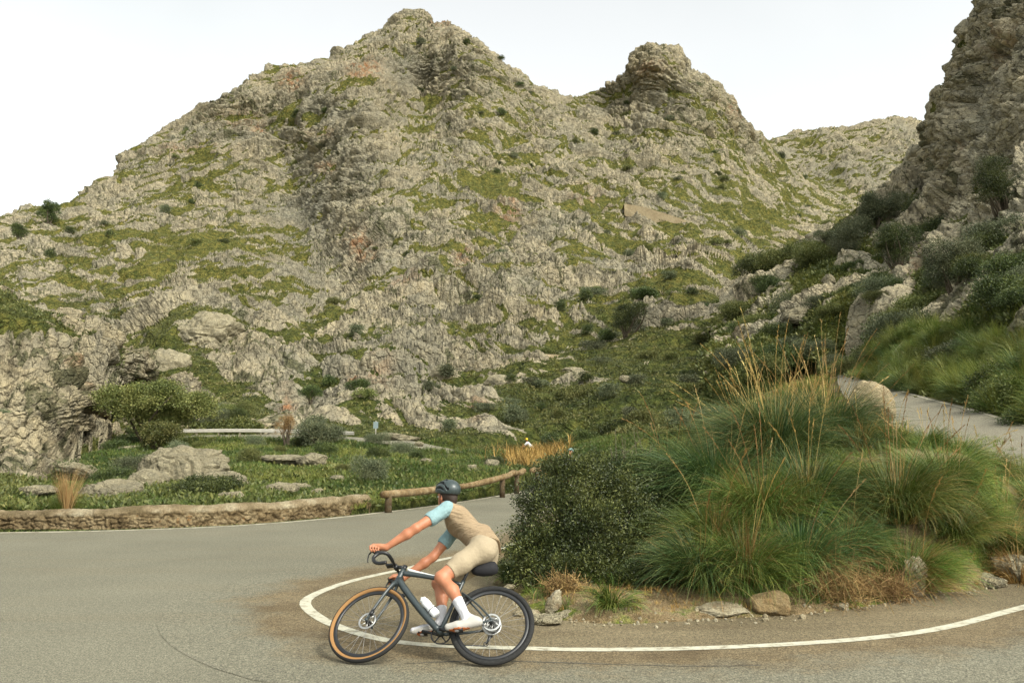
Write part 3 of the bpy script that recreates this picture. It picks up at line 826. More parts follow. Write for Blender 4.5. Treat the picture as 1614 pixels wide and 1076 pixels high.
# right hillside and cliff
right = sheet("right_hill", 1120, 2000, 1.1,
              [(1120, 640), (1225, 594), (1270, 574), (1322, 584), (1380, 601), (1440, 621), (1530, 644), (1614, 669), (1750, 706), (2000, 770)],
              [(1120, 520), (1160, 500), (1166, 480), (1190, 440), (1220, 420), (1260, 398), (1300, 368), (1340, 338), (1375, 300), (1410, 285), (1440, 262), (1455, 235), (1464, 195), (1476, 150), (1490, 135), (1505, 100), (1514, 60), (1538, 42), (1556, 0), (1560, -60), (1614, -160), (1800, -330), (2000, -420)], 700,
              [(1120, 640, 72), (1225, 594, 66), (1270, 574, 72), (1322, 584, 56), (1380, 601, 43), (1440, 621, 35), (1530, 644, 28), (1614, 669, 23), (1750, 706, 18.5), (2000, 770, 14),
               (1120, 520, 92), (1166, 480, 98), (1220, 420, 110), (1300, 368, 116), (1375, 300, 122), (1440, 262, 122), (1464, 195, 118), (1505, 100, 112), (1545, 0, 106), (1614, -160, 100), (1800, -330, 80), (2000, -420, 60),
               (1200, 520, 82), (1300, 500, 74), (1250, 450, 94), (1340, 420, 92), (1400, 350, 104), (1450, 450, 66), (1400, 530, 56), (1480, 560, 42), (1550, 450, 46), (1600, 600, 28), (1600, 500, 35), (1500, 300, 92), (1600, 300, 60), (1560, 380, 55), (1600, 150, 78), (1540, 150, 98), (1570, 560, 34), (1750, 500, 27), (1900, 300, 35), (1480, 380, 76), (1520, 250, 92)],
              ([(1180, 500, -.1), (1250, 430, .4), (1220, 560, 1.2), (1290, 520, .4), (1280, 490, -.3), (1350, 460, -.5), (1300, 450, .6), (1400, 380, -.4), (1450, 300, -.6), (1500, 200, -1.0), (1560, 100, -1.0), (1600, 250, -.8), (1550, 330, -.5), (1480, 450, -.1), (1430, 520, 1.2), (1520, 560, 1.2), (1600, 600, 1.2), (1600, 450, .5), (1500, 620, 1.8), (1400, 580, 1.8), (1800, 600, 1.2), (1800, 0, -.8)],
               [(1290, 440, 40, 16, 1.2), (1440, 335, 50, 7, 1.2), (1400, 400, 60, 10, .5), (1340, 400, 30, 12, .6)]),
              [(1575, 100, 8, 40, .35), (1545, 250, 8, 25, .35), (1460, 420, 10, 40, .5), (1165, 520, 10, 14, .8), (1600, 60, 10, 30, .35), (1560, 300, 10, 20, .3)], M['cliff'], seed=14, big=0.5, back=(60, 30), lush=lambda a, b, c: 0.35 + 0.6 * sstep(400, 560, b),
              noise_amp=lambda px, py, d: np.clip((d - 20) / 55, 0.10, 1.0), carves=[(rr_all, rr_one, -0.12, 2.0)], soilamp=1.0)
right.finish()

# ---------------------------------------------------------------- island bank between the two arms of the bend
gx = np.arange(-3.5, 34, 0.085); gy = np.arange(5.5, 62, 0.085)
edge_px = [(782, 880), (800, 905), (812, 935), (835, 962), (880, 975), (960, 981), (1060, 978), (1150, 972), (1230, 968), (1300, 962), (1400, 947), (1500, 932), (1560, 920), (1614, 903), (1800, 850)]
edge = np.array([G(x, y)[:2] for x, y in edge_px])
ic = [(e[0], e[1], 0.03) for e in edge]
ic += [(0.25, 15.5, 0.03), (1.6, 19, 0.03), (3.2, 26, 0.03), (5.2, 34, 0.0), (9, 42, 0.0), (14, 50, 0.2), (-3, 9, -0.5), (-3, 14, -0.5), (-1.5, 17.5, -0.5), (0, 25, -0.6), (2, 36, -.6), (0, 8, -0.55), (2.5, 7.4, -0.55), (5, 7.6, -0.55), (8, 9.0, -0.5), (12, 10.5, -.3)]
def _w(px, py, d, dz=0.0):
    p = P(px, py, d); return (p[0], p[1], p[2] + dz)
ic += [(0.6, 11.0, 0.35), (1.4, 10.2, 0.35), (1.3, 13.5, 0.45), (2.6, 10.6, 0.65), (2.8, 14, 1.1), (4.0, 11.0, 0.95), (4.2, 14.5, 1.55), (5.3, 14.0, 1.6), (3.2, 18, 0.9), (5.5, 18, 1.4), (5.6, 10.8, 0.75), (7.0, 12, 0.85), (8.5, 13, 0.85), (5.5, 23, 1.2), (8.3, 18.5, 1.2), (9.0, 15, 1.0), (6.6, 14.5, 1.15), (7.4, 16.5, 1.15)]
for k in range(8, 160, 12): ic.append((na[k, 0], na[k, 1], na[k, 2] - 0.02))
for k in range(8, 160, 24): ic.append((fa[k, 0], fa[k, 1], fa[k, 2] - 0.1))
ic += [(12, 33, 1.7), (15, 45, 3.6), (9.5, 29, 1.5), (18, 58, 5.5)]
GX, GY = np.meshgrid(gx, gy)
Zi = rbf(ic, GX, GY, 0.5)
Vi = np.stack([GX, GY, Zi], -1)
q = (Vi.reshape(-1, 3) * 1.0).astype(np.float32)
hn = (fbm(q * 0.7, 3, 61) * 0.16 + fbm(q * 4.0, 3, 63) * 0.035).reshape(Zi.shape)
Vi[..., 2] += hn * sstep(-0.05, 0.3, Zi)
Vi = carve(Vi, rr_all, rr_one, -0.05, 0.6)
island_V = Vi
tag(mk("roadside_bank", Vi.reshape(-1, 3), grid_faces(len(gy), len(gx)), M['soil']), kind='structure')
Zi = Vi[..., 2]


def bank_z(x, y):
    i = int(np.clip((y - gy[0]) / 0.085, 0, len(gy) - 1)); j = int(np.clip((x - gx[0]) / 0.085, 0, len(gx) - 1))
    return max(float(Zi[i, j]), 0.0)


# base ground reaching the horizon
gp = mk("ground", [(-3000, -3000, -0.45), (3000, -3000, -0.45), (3000, 3000, -0.45), (-3000, 3000, -0.45)], [[0, 1, 2, 3]], M['soil'])
tag(gp, kind='structure')

# ---------------------------------------------------------------- foliage
def leaf_quads(c, nrm, size, rs, aspect=0.5, tone=None, spread=0.9):
    n = len(c)
    d = nrm + rs.normal(0, spread, (n, 3)); d /= np.linalg.norm(d, axis=1)[:, None] + 1e-9
    r = rs.normal(0, 1, (n, 3)); s = np.cross(d, r); s /= np.linalg.norm(s, axis=1)[:, None] + 1e-9
    L = size * rs.uniform(0.6, 1.25, n)[:, None]
    up = np.cross(s, d)
    V = np.stack([c, c + d * L * 0.5 + s * L * aspect * 0.5 + up * L * 0.06, c + d * L, c + d * L * 0.5 - s * L * aspect * 0.5 + up * L * 0.06], 1)
    Q = np.arange(n * 4).reshape(n, 4)
    t = np.repeat(np.clip(tone, 0, 1), 4)
    return V.reshape(-1, 3), Q, t


def sph(rs, n):
    v = rs.normal(0, 1, (n, 3)); return v / np.linalg.norm(v, axis=1)[:, None]


def crown(blobs, ntwig, per, leaf, seed, twig=0.10, aspect=0.5, tone0=0.45, up=0.35, inner=0.55, rough=0.35, tonevar=0.18):
    rs = np.random.default_rng(seed)
    B = np.array(blobs, float); w = (B[:, 3] * B[:, 4] + B[:, 5] * B[:, 3]); w /= w.sum()
    k = rs.choice(len(B), ntwig, p=w)
    d = sph(rs, ntwig); d[:, 2] = np.where(d[:, 2] < -0.45, -d[:, 2], d[:, 2])
    rr = (inner + (1 - inner) * rs.uniform(0, 1, ntwig) ** 0.5)
    nz = fbm((d * 2.3 + B[k, :3] * 0.9).astype(np.float32), 3, seed)
    rr = rr * (1 + rough * nz * 1.6)
    T = B[k, :3] + d * B[k, 3:6] * rr[:, None]
    c = np.repeat(T, per, 0) + rs.normal(0, twig, (ntwig * per, 3)) * np.array([1, 1, 0.8])
    nm = np.repeat(d, per, 0) + np.array([0, 0, up])
    sc = 1.0 / max(0.05, float(B[:, 3:6].mean()))
    tn = tone0 + 0.55 * np.repeat(fbm((T * sc * 1.3).astype(np.float32), 3, seed + 5), per) + rs.normal(0, tonevar, ntwig * per)
    return leaf_quads(c, nm, leaf, rs, aspect, tn)


def branches(mb, base, blobs, r0, seed, n=7, bend=0.15, rtop=0.3):
    rs = np.random.default_rng(seed)
    base = np.asarray(base, float)
    for k in range(n):
        b = blobs[k % len(blobs)]
        end = np.array(b[:3]) + rs.normal(0, 0.35, 3) * np.array(b[3:6])
        st = base + rs.normal(0, r0 * 0.8, 3) * np.array([1, 1, 0])
        m = (st + end) / 2 + rs.normal(0, bend, 3) * np.linalg.norm(end - st)
        t = np.linspace(0, 1, 8)[:, None]
        pts = st * (1 - t) ** 2 + 2 * m * t * (1 - t) + end * t ** 2
        mb.tube(pts, r0 * (1 - t[:, 0] * (1 - rtop)) * rs.uniform(0.6, 1), 6)


def blades(n, seed, R0=0.12, L=(0.7, 1.3), th0=(4, 40), bend=(50, 120), w=0.006, segs=7, tone=(0.15, 0.6), lean=(0, 0), dry=0.06, squash=1.0):
    rs = np.random.default_rng(seed)
    az = rs.uniform(0, 2 * math.pi, n)
    # tufts: blades gather in bundles
    nb = max(3, n // 40); bz = rs.uniform(0, 2 * math.pi, nb); kb = rs.integers(0, nb, n)
    az = bz[kb] + rs.normal(0, 0.28, n)
    bt = rs.uniform(0, 1, nb)[kb]
    th = np.radians(th0[0] + (th0[1] - th0[0]) * np.clip(bt + rs.normal(0, 0.2, n), 0, 1.2))
    be = np.radians(bend[0] + (bend[1] - bend[0]) * rs.uniform(0, 1, n))
    Ln = L[0] + (L[1] - L[0]) * np.clip(rs.uniform(0, 1, n) * 0.7 + rs.uniform(0, 1, nb)[kb] * 0.3, 0, 1)
    rr = R0 * np.sqrt(rs.uniform(0, 1, n))
    p = np.stack([rr * np.cos(az), rr * np.sin(az), np.zeros(n)], 1)
    side = np.stack([-np.sin(az), np.cos(az), np.zeros(n)], 1) + rs.normal(0, 0.5, (n, 3)); side /= np.linalg.norm(side, axis=1)[:, None]
    dz = rs.normal(0, 0.25, n)
    rows = []; ts = np.linspace(0, 1, segs + 1)
    for i, t in enumerate(ts):
        ww = w * (1 - t) ** 0.6 * (0.7 + 0.6 * t * (1 - t))
        rows.append(np.stack([p - side * ww / 2, p + side * ww / 2], 1))
        a = th + be * t ** 1.4
        azt = az + dz * t
        dirv = np.stack([np.sin(a) * np.cos(azt) + lean[0] * t, np.sin(a) * np.sin(azt) + lean[1] * t, np.cos(a) * squash], 1)
        p = p + dirv * (Ln / segs)[:, None]
    V = np.stack(rows, 1).reshape(n, (segs + 1) * 2, 3)
    b0 = np.arange(n)[:, None] * (segs + 1) * 2
    Q = []
    for i in range(segs):
        Q.append(np.concatenate([b0 + 2 * i, b0 + 2 * i + 1, b0 + 2 * i + 3, b0 + 2 * i + 2], 1))
    Q = np.stack(Q, 1).reshape(-1, 4)
    tn = tone[0] + (tone[1] - tone[0]) * rs.uniform(0, 1, n) + 0.2 * (bt - 0.5)
    tn = np.where(rs.uniform(0, 1, n) < dry, 1.0, tn)
    tt = np.repeat(tn[:, None], (segs + 1) * 2, 1) + np.repeat(ts, 2)[None] * 0.18
    return V.reshape(-1, 3), Q, np.clip(tt, 0, 1).ravel()


def stalks(n, seed, R0=0.15, L=(1.3, 2.1), spread=22, w=0.006, plume=0.3, lean=(0, 0)):
    """flowering stems: thin straight straws with a loose plume"""
    rs = np.random.default_rng(seed); mb = MB()
    for k in range(n):
        az = rs.uniform(0, 2 * math.pi); th = math.radians(abs(rs.normal(0, spread))); Ln = rs.uniform(*L)
        be = math.radians(rs.uniform(5, 40))
        p = np.array([R0 * math.cos(az) * rs.uniform(), R0 * math.sin(az) * rs.uniform(), 0.1])
        pts = [p.copy()]
        for i in range(9):
            a = th + be * (i / 9) ** 2
            p = p + np.array([math.sin(a) * math.cos(az) + lean[0] * i / 9, math.sin(a) * math.sin(az) + lean[1] * i / 9, math.cos(a)]) * Ln / 9
            pts.append(p.copy())
        pts = np.array(pts); tone = rs.uniform(0.2, 1)
        mb.tube(pts, np.linspace(w * 0.5, w * 0.2, 10), 3, cap=False, a=tone)
        m = int(26 * plume / 0.3)
        if plume > 0:
            tt = rs.uniform(0.76, 1.0, m); c = np.stack([np.interp(tt * 9, np.arange(10), pts[:, j]) for j in range(3)], 1)
            d = pts[-1] - pts[-3]; d /= np.linalg.norm(d)
            V, Q, t = leaf_quads(c, np.repeat(d[None] * 2.2, m, 0), 0.055, rs, 0.13, np.full(m, tone), 0.35)
            mb.add(V, Q, None, t)
    return mb


def foliage_obj(name, parts, mat, parent=None, loc=None):
    V = []; Q = []; T = []; n = 0
    for v, q, t in parts:
        V.append(v); Q.append(q + n); T.append(t); n += len(v)
    return mk(name, np.concatenate(V), np.concatenate(Q), mat, parent, {'tone': np.concatenate(T)}, False, loc)


random.seed(5)
# ------ the foreground bank: dark evergreen bush, built of overlapping clumps
def pxblob(px, py, rx, ry, d, ref):
    p = P(px, py, d) - ref
    return (p[0], p[1], p[2], rx * d / F, rx * d / F * 0.9, ry * d / F)


ref = np.array([0.95, 10.6, 0.25])
bl = [pxblob(*b, ref) for b in [(868, 815, 62, 58, 10.6), (905, 765, 52, 42, 10.9), (852, 870, 56, 44, 10.3), (925, 850, 62, 60, 10.4), (965, 800, 52, 52, 11.0), (900, 905, 62, 34, 10.0), (880, 742, 30, 20, 11.0), (960, 895, 48, 42, 10.2), (835, 905, 30, 26, 10.3)]]
t = empty("evergreen_bush", ref); tag(t, "large dark evergreen bush at the left tip of the bank inside the bend", "bush")
foliage_obj("foliage", [crown(bl, 5600, 12, 0.036, 11, twig=0.04, tone0=0.5, rough=0.55, inner=0.45, tonevar=0.22)], M['leaf_dark'], t)
mb = MB(); branches(mb, (0, 0, -0.2), bl, 0.022, 3, 26, 0.12); mb.build("branches", M['bark'], t)
ref = np.array([2.1, 10.0, 0.3])
bl = [pxblob(*b, ref) for b in [(1040, 900, 48, 36, 9.9), (1095, 915, 42, 28, 9.6), (1150, 925, 34, 22, 9.5), (1030, 850, 44, 40, 10.6), (1000, 915, 30, 24, 9.6)]]
t = empty("evergreen_bush", ref); tag(t, "low fine leaved bush between the large dark bush and the drooping grass", "bush")
foliage_obj("foliage", [crown(bl, 3200, 12, 0.03, 12, twig=0.045, tone0=0.5, rough=0.3)], M['leaf_dark'], t)
mb = MB(); branches(mb, (0, 0, -0.2), bl, 0.016, 4, 16, 0.12); mb.build("branches", M['bark'], t)
ref = np.array([1.5, 12.5, 0.6])
bl = [pxblob(*b, ref) for b in [(985, 755, 50, 40, 12.4), (1040, 790, 55, 55, 11.9), (1010, 840, 50, 40, 11.3)]]
t = empty("evergreen_bush", ref); tag(t, "taller dark bush behind the large one, dead twigs sticking out of its top", "bush")
foliage_obj("foliage", [crown(bl, 2600, 12, 0.035, 13, twig=0.05, tone0=0.45)], M['leaf_dark'], t)
mb = MB(); branches(mb, (0, 0, -0.3), bl, 0.02, 5, 14, 0.15)
rs = np.random.default_rng(4)
for k in range(16):
    p0 = P(960 + 60 * rs.uniform(), 760, 12.3) - ref; h = rs.uniform(0.3, 0.8)
    mb.tube([p0, p0 + [rs.normal(0, .05), 0, h * .5], p0 + [rs.normal(0, .14), 0, h]], [.006, .005, .002], 4)
mb.build("branches", M['bark'], t)

# ------ drooping tussocks on the bank: (px, d, blade length scale, n, material, label, stalks, straw blades)
tus = [
    (1215, 12.6, 1.35, 4300, 'blade_teal', "biggest drooping grass tussock, crowning the top of the bank", 26, 300, (-.25, -.1)),
    (1120, 11.9, 1.2, 3400, 'blade_teal', "bluish green tussock on the left slope of the bank beside the dark bushes", 10, 260, (-.3, -.1)),
    (1300, 13.6, 1.3, 3400, 'blade_teal', "tall tussock at the back of the bank in front of the tan boulder", 34, 420, (-.1, 0)),
    (1195, 10.6, 1.0, 3300, 'blade', "tussock low on the bank above the pale flat stone, streaked with orange straw", 12, 520, (-.1, -.2)),
    (1268, 10.9, 1.05, 2800, 'blade_teal', "dark tussock in the middle of the bank above the grey boulder", 10, 300, (.05, -.2)),
    (1470, 11.6, .95, 4300, 'blade', "broad bright green tussock on the right half of the bank, combed to the left", 12, 250, (-.35, -.15)),
    (1400, 10.8, 1.0, 3600, 'blade', "rounded yellow green tussock spilling down over the brown dead brush", 22, 420, (-.2, -.25)),
    (1565, 11.7, .85, 3200, 'blade', "tussock at the right end of the bank below the climbing road", 26, 520, (.15, -.1)),
    (1500, 11.2, 0.75, 2300, 'blade', "small leafy tussock above the two weathered boulders", 6, 300, (.0, -.25)),
    (1352, 12.9, .6, 1500, 'blade_teal', "dark tussock squeezed between the two biggest ones on the bank", 8, 260, (-.1, -.1)),
    (1050, 12.9, 1.05, 2300, 'blade_teal', "upright bluish tussock behind the dark bushes with a tall lone straw", 9, 160, (-.1, 0)),
    (1640, 12.3, .8, 2600, 'blade', "tussock cut by the right edge of the picture", 14, 420, (.1, 0)),
    (1180, 14.4, 1.1, 2400, 'blade', "tussock behind the crown of the bank with golden flower stems", 40, 420, (-.1, 0)),
    (1255, 15.5, 1.1, 2400, 'blade', "farthest tussock of the bank, mostly golden stems", 46, 600, (-.05, 0)),
    (1120, 10.1, 0.8, 2000, 'blade', "thin tussock low on the bank just right of the fine leaved bush", 6, 200, (-.1, -.2)),
    (1095, 9.45, 0.75, 2000, 'blade_teal', "low tussock over the long tan stone at the foot of the bank", 3, 260, (-.1, -.25)),
    (1165, 9.4, 0.8, 2200, 'blade', "low tussock right of the fine leaved bush, hanging towards the shoulder", 4, 420, (-.1, -.25)),
    (1250, 9.75, 0.85, 2200, 'blade_teal', "tussock just behind the squat grey brown boulder", 5, 420, (0, -.25)),
    (1318, 10.2, 0.72, 2200, 'blade_teal', "tussock above the brown dead brush", 6, 380, (-.1, -.25)),
    (1415, 10.15, 0.75, 2400, 'blade', "tussock hanging over the tall half buried boulder", 6, 420, (.05, -.3)),
    (1492, 10.7, 0.5, 1500, 'blade', "low leafy tuft left of the low weathered boulder", 2, 260, (.1, -.2)),
    (1335, 29.0, 1.2, 900, 'blade', "tussock at the near edge of the climbing road above the tan boulder", 10, 160, (0, 0)),
    (1305, 34.0, 1.3, 1100, 'blade', "tussock at the far tip of the visible climbing road", 16, 200, (0, 0)),
    (1282, 38.0, 1.5, 1200, 'blade_teal', "second tussock left of the far tip of the climbing road", 16, 260, (0, 0)),
    (1258, 43.0, 1.6, 1200, 'blade', "third tussock left of the far tip of the climbing road", 16, 260, (0, 0)),
    (1232, 48.0, 1.7, 1200, 'blade', "last tussock left of the far tip of the climbing road", 16, 260, (0, 0)),
    (1285, 17.0, 1.55, 3000, 'blade', "tall tussock hiding the far end of the climbing road, beside the tan boulder", 30, 420, (-.05, 0)),
    (1238, 18.5, 1.8, 3000, 'blade_teal', "tall tussock behind the crown of the bank left of the climbing road", 26, 420, (-.05, 0)),
    (1400, 13.0, .55, 1500, 'blade', "short tussock between the tan boulder and the broad bright tussock", 4, 160, (0, -.2)),
    (1455, 13.4, .6, 1800, 'blade', "short tussock behind the broad bright tussock", 8, 200, (0, -.1)),
    (1545, 14.0, .6, 1800, 'blade', "short tussock at the upper right edge of the bank, beside the climbing road", 10, 200, (0, -.1)),
    (1600, 14.5, .6, 1800, 'blade', "last short tussock on the upper right edge of the bank", 10, 200, (0, -.1)),
    (1430, 15.5, .6, 2400, 'blade', "tussock at the back of the bank below the climbing road, right of the tan boulder", 8, 260, (0, 0)),
    (1505, 13.3, .6, 2600, 'blade', "tussock with upright stems against the pale climbing road", 10, 260, (0, 0)),
    (957, 8.75, 0.38, 420, 'blade', "small green tuft by the white stones at the shoulder", 1, 40, (0, 0)),
    (806, 10.7, 0.42, 900, 'blade_teal', "soft bluish tuft under the left end of the dark bush", 0, 10, (-.1, 0)),
    (1585, 10.9, 0.5, 700, 'straw', "dry straw coloured tuft above the last boulders on the right", 4, 300, (.1, 0)),
]
for i, (px, d, s, n, mt, lab, ns, nd, lean_) in enumerate(tus):
    x = (px - 807) / F * d * 1.0; z = bank_z(x, d) - 0.04
    t = empty("grass_tussock", (x, d, z)); tag(t, lab, "grass tussock", "tussocks of drooping grass on the bank")
    foliage_obj("blades", [blades(int(n * .95), 100 + i, 0.22 * s, (0.65 * s, 1.35 * s), (2, 50), (50, 145), 0.0095, 7, (0.06, 0.68), lean_, 0.08)], M[mt], t)
    if nd: foliage_obj("dry_blades", [blades(int(nd * 1.3), 200 + i, 0.25 * s, (0.35 * s, 1.3 * s), (2, 60), (10, 130), 0.008, 6, (0.1, 0.8), lean_)], M['straw'], t)
    ns = int(ns * .55)
    if ns: stalks(ns, 300 + i, 0.22 * s, (1.1 * s, 1.75 * s), 20, 0.009, 0.3, (lean_[0] * .6, lean_[1])).build("flower_stems", M['straw'], t, attr='tone')

# brown dead brush between the boulders
for px, d, rx, lab in [(1300, 9.25, 0.36, "tangled brown dead brush between the grey boulder and the half buried boulder"), (885, 9.35, 0.2, "orange brown dead brush behind the white leaning stone"), (1375, 9.6, 0.32, "dead straw lying under the yellow green tussock")]:
    x = (px - 807) / F * d; z = bank_z(x, d)
    t = empty("dead_brush", (x, d, z)); tag(t, lab, "dead brush")
    rs = np.random.default_rng(int(px)); mb = MB()
    for k in range(420 if rx > .3 else 220):
        a = rs.uniform(0, 6.28); p = np.array([rx * rs.normal(0, .5), rx * rs.normal(0, .4), rs.uniform(0, rx * .7)])
        v = rs.normal(0, 1, 3); v /= np.linalg.norm(v); v2 = v + rs.normal(0, .8, 3); L = rx * rs.uniform(.3, .7)
        mb.tube([p, p + v * L * .5, p + v * L * .5 + v2 * L * .4, p + v * L * .4 + v2 * L * .8], [.0035, .003, .0025, .001], 3, False, rs.uniform(0, 1))
    mb.build("twigs", M['leaf_dry'], t, attr='tone')
    foliage_obj("dead_leaves", [crown([(0, 0, rx * .3, rx * .9, rx * .6, rx * .55)], 260, 6, 0.03, int(px), twig=.04, aspect=.3, tone0=.4)], M['leaf_dry'], t)


def surf(sh, i, j, rs):
    i2, j2 = min(i + 1, sh.V.shape[0] - 1), min(j + 1, sh.V.shape[1] - 1)
    return sh.V[i, j] * .5 + sh.V[i2, j2] * .5


def scatter(sh, n, cond, rs, maxtry=200000):
    """random cells of a sheet, cond(px,py,d,veg)->weight"""
    R = sh.rows - 2; J = sh.V.shape[1] - 2
    i = rs.integers(1, R, maxtry); j = rs.integers(1, J, maxtry)
    w = cond(sh.px[j], sh.PY[i, j], sh.D[i, j], sh.veg[i, j])
    k = np.nonzero(rs.uniform(0, 1, maxtry) < w)[0][:n]
    return sh.V[i[k], j[k]].copy(), sh.px[j[k]], sh.PY[i[k], j[k]], sh.D[i[k], j[k]]


def clumps(pts, size, per, leafk, rs, flat=0.6, aspect=0.45, tone0=0.45):
    """many small plants in one mesh"""
    n = len(pts); size = np.broadcast_to(size, (n,))
    d = sph(rs, n * per); d[:, 2] = np.abs(d[:, 2]) * 0.9
    S = np.repeat(size, per)[:, None]
    c = np.repeat(pts, per, 0) + d * S * np.array([1, 1, flat]) * rs.uniform(.45, 1, (n * per, 1))
    tn = tone0 + np.repeat(rs.normal(0, .16, n) + .5 * fbm((pts * .13).astype(np.float32), 3, 91), per) + rs.normal(0, .15, n * per)
    n_ = len(c)
    return leaf_quads(c, d + [0, 0, .4], S * leafk * 1.0, rs, aspect, tn, .8)


def tufts(pts, size, per, rs, wk=0.05, tone0=0.45):
    n = len(pts); size = np.broadcast_to(size, (n,)); S = np.repeat(size, per)[:, None]
    az = rs.uniform(0, 6.283, n * per); th = rs.uniform(0.1, 1.1, n * per)
    d = np.stack([np.sin(th) * np.cos(az), np.sin(th) * np.sin(az), np.cos(th)], 1)
    s = np.stack([-np.sin(az), np.cos(az), az * 0], 1)
    b = np.repeat(pts, per, 0) - [0, 0, .02] + d * S * .08
    m = b + d * S * .55; e = b + d * S * .9 + np.stack([np.cos(az), np.sin(az), -0.3 + 0 * az], 1) * S * .25
    V = np.stack([b - s * S * wk, b + s * S * wk, m + s * S * wk * .7, m - s * S * wk * .7, e], 1)
    k = np.arange(n * per)[:, None] * 5
    T = np.concatenate([k + [[0, 1, 2]], k + [[0, 2, 3]], k + [[3, 2, 4]]])
    tn = tone0 + np.repeat(rs.normal(0, .16, n) + .65 * fbm((pts * .22).astype(np.float32), 3, 92), per) + rs.normal(0, .12, n * per)
    return V.reshape(-1, 3), T, np.repeat(np.clip(tn, 0, 1), 5)


# ------ shrub prototypes
def shrub_proto(seed, mat, wide=1.0, tall=0.75, tw=130, per=9, leaf=0.13):
    rs = np.random.default_rng(seed)
    bl = [(rs.normal(0, .35) * wide, rs.normal(0, .3) * wide, tall * .55 + rs.normal(0, .1), .62 * wide, .58 * wide, tall * .55) for _ in range(5)]
    V, Q, tn = crown(bl, tw * 2, per, leaf, seed, twig=.11, rough=.35, tone0=.45)
    me = mk("shrub", V, Q, M[mat], None, {'tone': tn}, False)
    C.objects.unlink(me)
    return me


protos = [shrub_proto(31, 'leaf_mid'), shrub_proto(32, 'leaf_dark'), shrub_proto(33, 'leaf_olive', 1.0, 1.0), shrub_proto(34, 'leaf_mid', 1.2, .6), shrub_proto(35, 'leaf_olive', 1.2, .6), shrub_proto(36, 'leaf_dark', .9, 1.0)]
fine = [shrub_proto(41, 'leaf_mid', 1, .8, 420, 11, .07), shrub_proto(42, 'leaf_dark', 1, .85, 420, 11, .07), shrub_proto(43, 'leaf_olive', 1, 1.0, 420, 11, .07), shrub_proto(44, 'leaf_dry', .8, 1.0, 200, 9, .06)]


def put(proto, p, s, label, cat, group, rs, name="shrub"):
    o = proto.copy(); C.objects.link(o); o.name = name
    o.location = [float(v) for v in (p[0], p[1], p[2] - 0.12 * s)]
    o.rotation_euler = (0, 0, rs.uniform(0, 6.28)); k = rs.uniform(.8, 1.25)
    o.scale = (s, s, s * k)
    return tag(o, label, cat, group)


rs = np.random.default_rng(77)
# mountain shrubs
pts, px, py, d = scatter(main, 85, lambda px, py, d, v: (py < 470) * (0.35 + 0.65 * (v > .4)) * (px > -30) * (px < 1330) * (d / 420) ** 1 * .5, rs)
for p, dd in zip(pts, d):
    put(protos[rs.integers(0, 6)], p, rs.uniform(1.0, 2.6) * (0.7 + dd / 900), "dark rounded shrub rooted among the rocks of the mountain face", "shrub", "shrubs scattered over the mountain", rs)
pts, px, py, d = scatter(main, 100, lambda px, py, d, v: (py > 470) * (py < 685) * (v > .3) * (px > 150) * (px < 1200) * (.25 + .55 * (px > 620)), rs)
for p, dd in zip(pts, d):
    put(protos[rs.integers(0, 6)], p, rs.uniform(0.7, 1.5) * (0.6 + dd / 250), "bushy green shrub on the rocky lower slope between the mountain and the lower road", "shrub", "shrubs on the lower slope across the valley", rs)
pts, px, py, d = scatter(main, 24, lambda px, py, d, v: (py > 700) * (py < 770) * (v > .4) * (px > 100) * (px < 1000) * 1.0, rs)
for p, dd in zip(pts, d):
    put(fine[rs.integers(0, 3)], p, rs.uniform(0.35, 0.85), "low green shrub in the meadow behind the parapet wall", "shrub", "low shrubs in the meadow", rs)
pts, px, py, d = scatter(left, 24, lambda px, py, d, v: (px > -60) * (px < 400) * (v > .2) * .8, rs)
for p, dd in zip(pts, d):
    put(fine[rs.integers(0, 3)], p, rs.uniform(0.4, 1.1) * dd / 60, "small green shrub in a cleft of the rocky slope on the left", "shrub", "shrubs on the left rocky slope", rs)
pts, px, py, d = scatter(right, 82, lambda px, py, d, v: (px > 1150) * (px < 1720) * (py > -60) * (0.12 + 0.6 * (v > .3)) * (.3 + .7 * (py > 330)), rs)
for p, dd, yy in zip(pts, d, py):
    put(fine[rs.integers(0, 3)], p, rs.uniform(0.6, 1.5) * (0.45 + dd / 75), "dense dark green shrub on the steep hillside above the climbing road", "shrub", "shrubs on the right hillside", rs)
# far tussocks along the verge of the climbing road
tproto = []
for k in range(3):
    V, Q, tn = blades(700, 500 + k, .22, (.6, 1.3), (2, 48), (50, 130), .016, 5, (.15, .7), (0, -.1), .12)
    V2, Q2, tn2 = blades(130, 520 + k, .22, (.6, 1.5), (2, 40), (10, 70), .012, 5, (.8, 1.), (0, 0), .5)
    o = mk("grass_tussock", np.concatenate([V, V2]), np.concatenate([Q, Q2 + len(V)]), M['blade' if k != 1 else 'blade_teal'], None, {'tone': np.concatenate([tn, tn2])}, False)
    C.objects.unlink(o); tproto.append(o)
pts, px, py, d = scatter(right, 150, lambda px, py, d, v: (px > 1200) * (px < 1700) * (py > 500) * (py > 540 - 0 * px) * (.2 + .8 * (d < 50)), rs)
for p, dd in zip(pts, d):
    o = put(tproto[rs.integers(0, 3)], p, rs.uniform(0.8, 1.4), "shaggy grass tussock on the slope just above the climbing road", "grass tussock", "tussocks above the climbing road", rs, "grass_tussock")

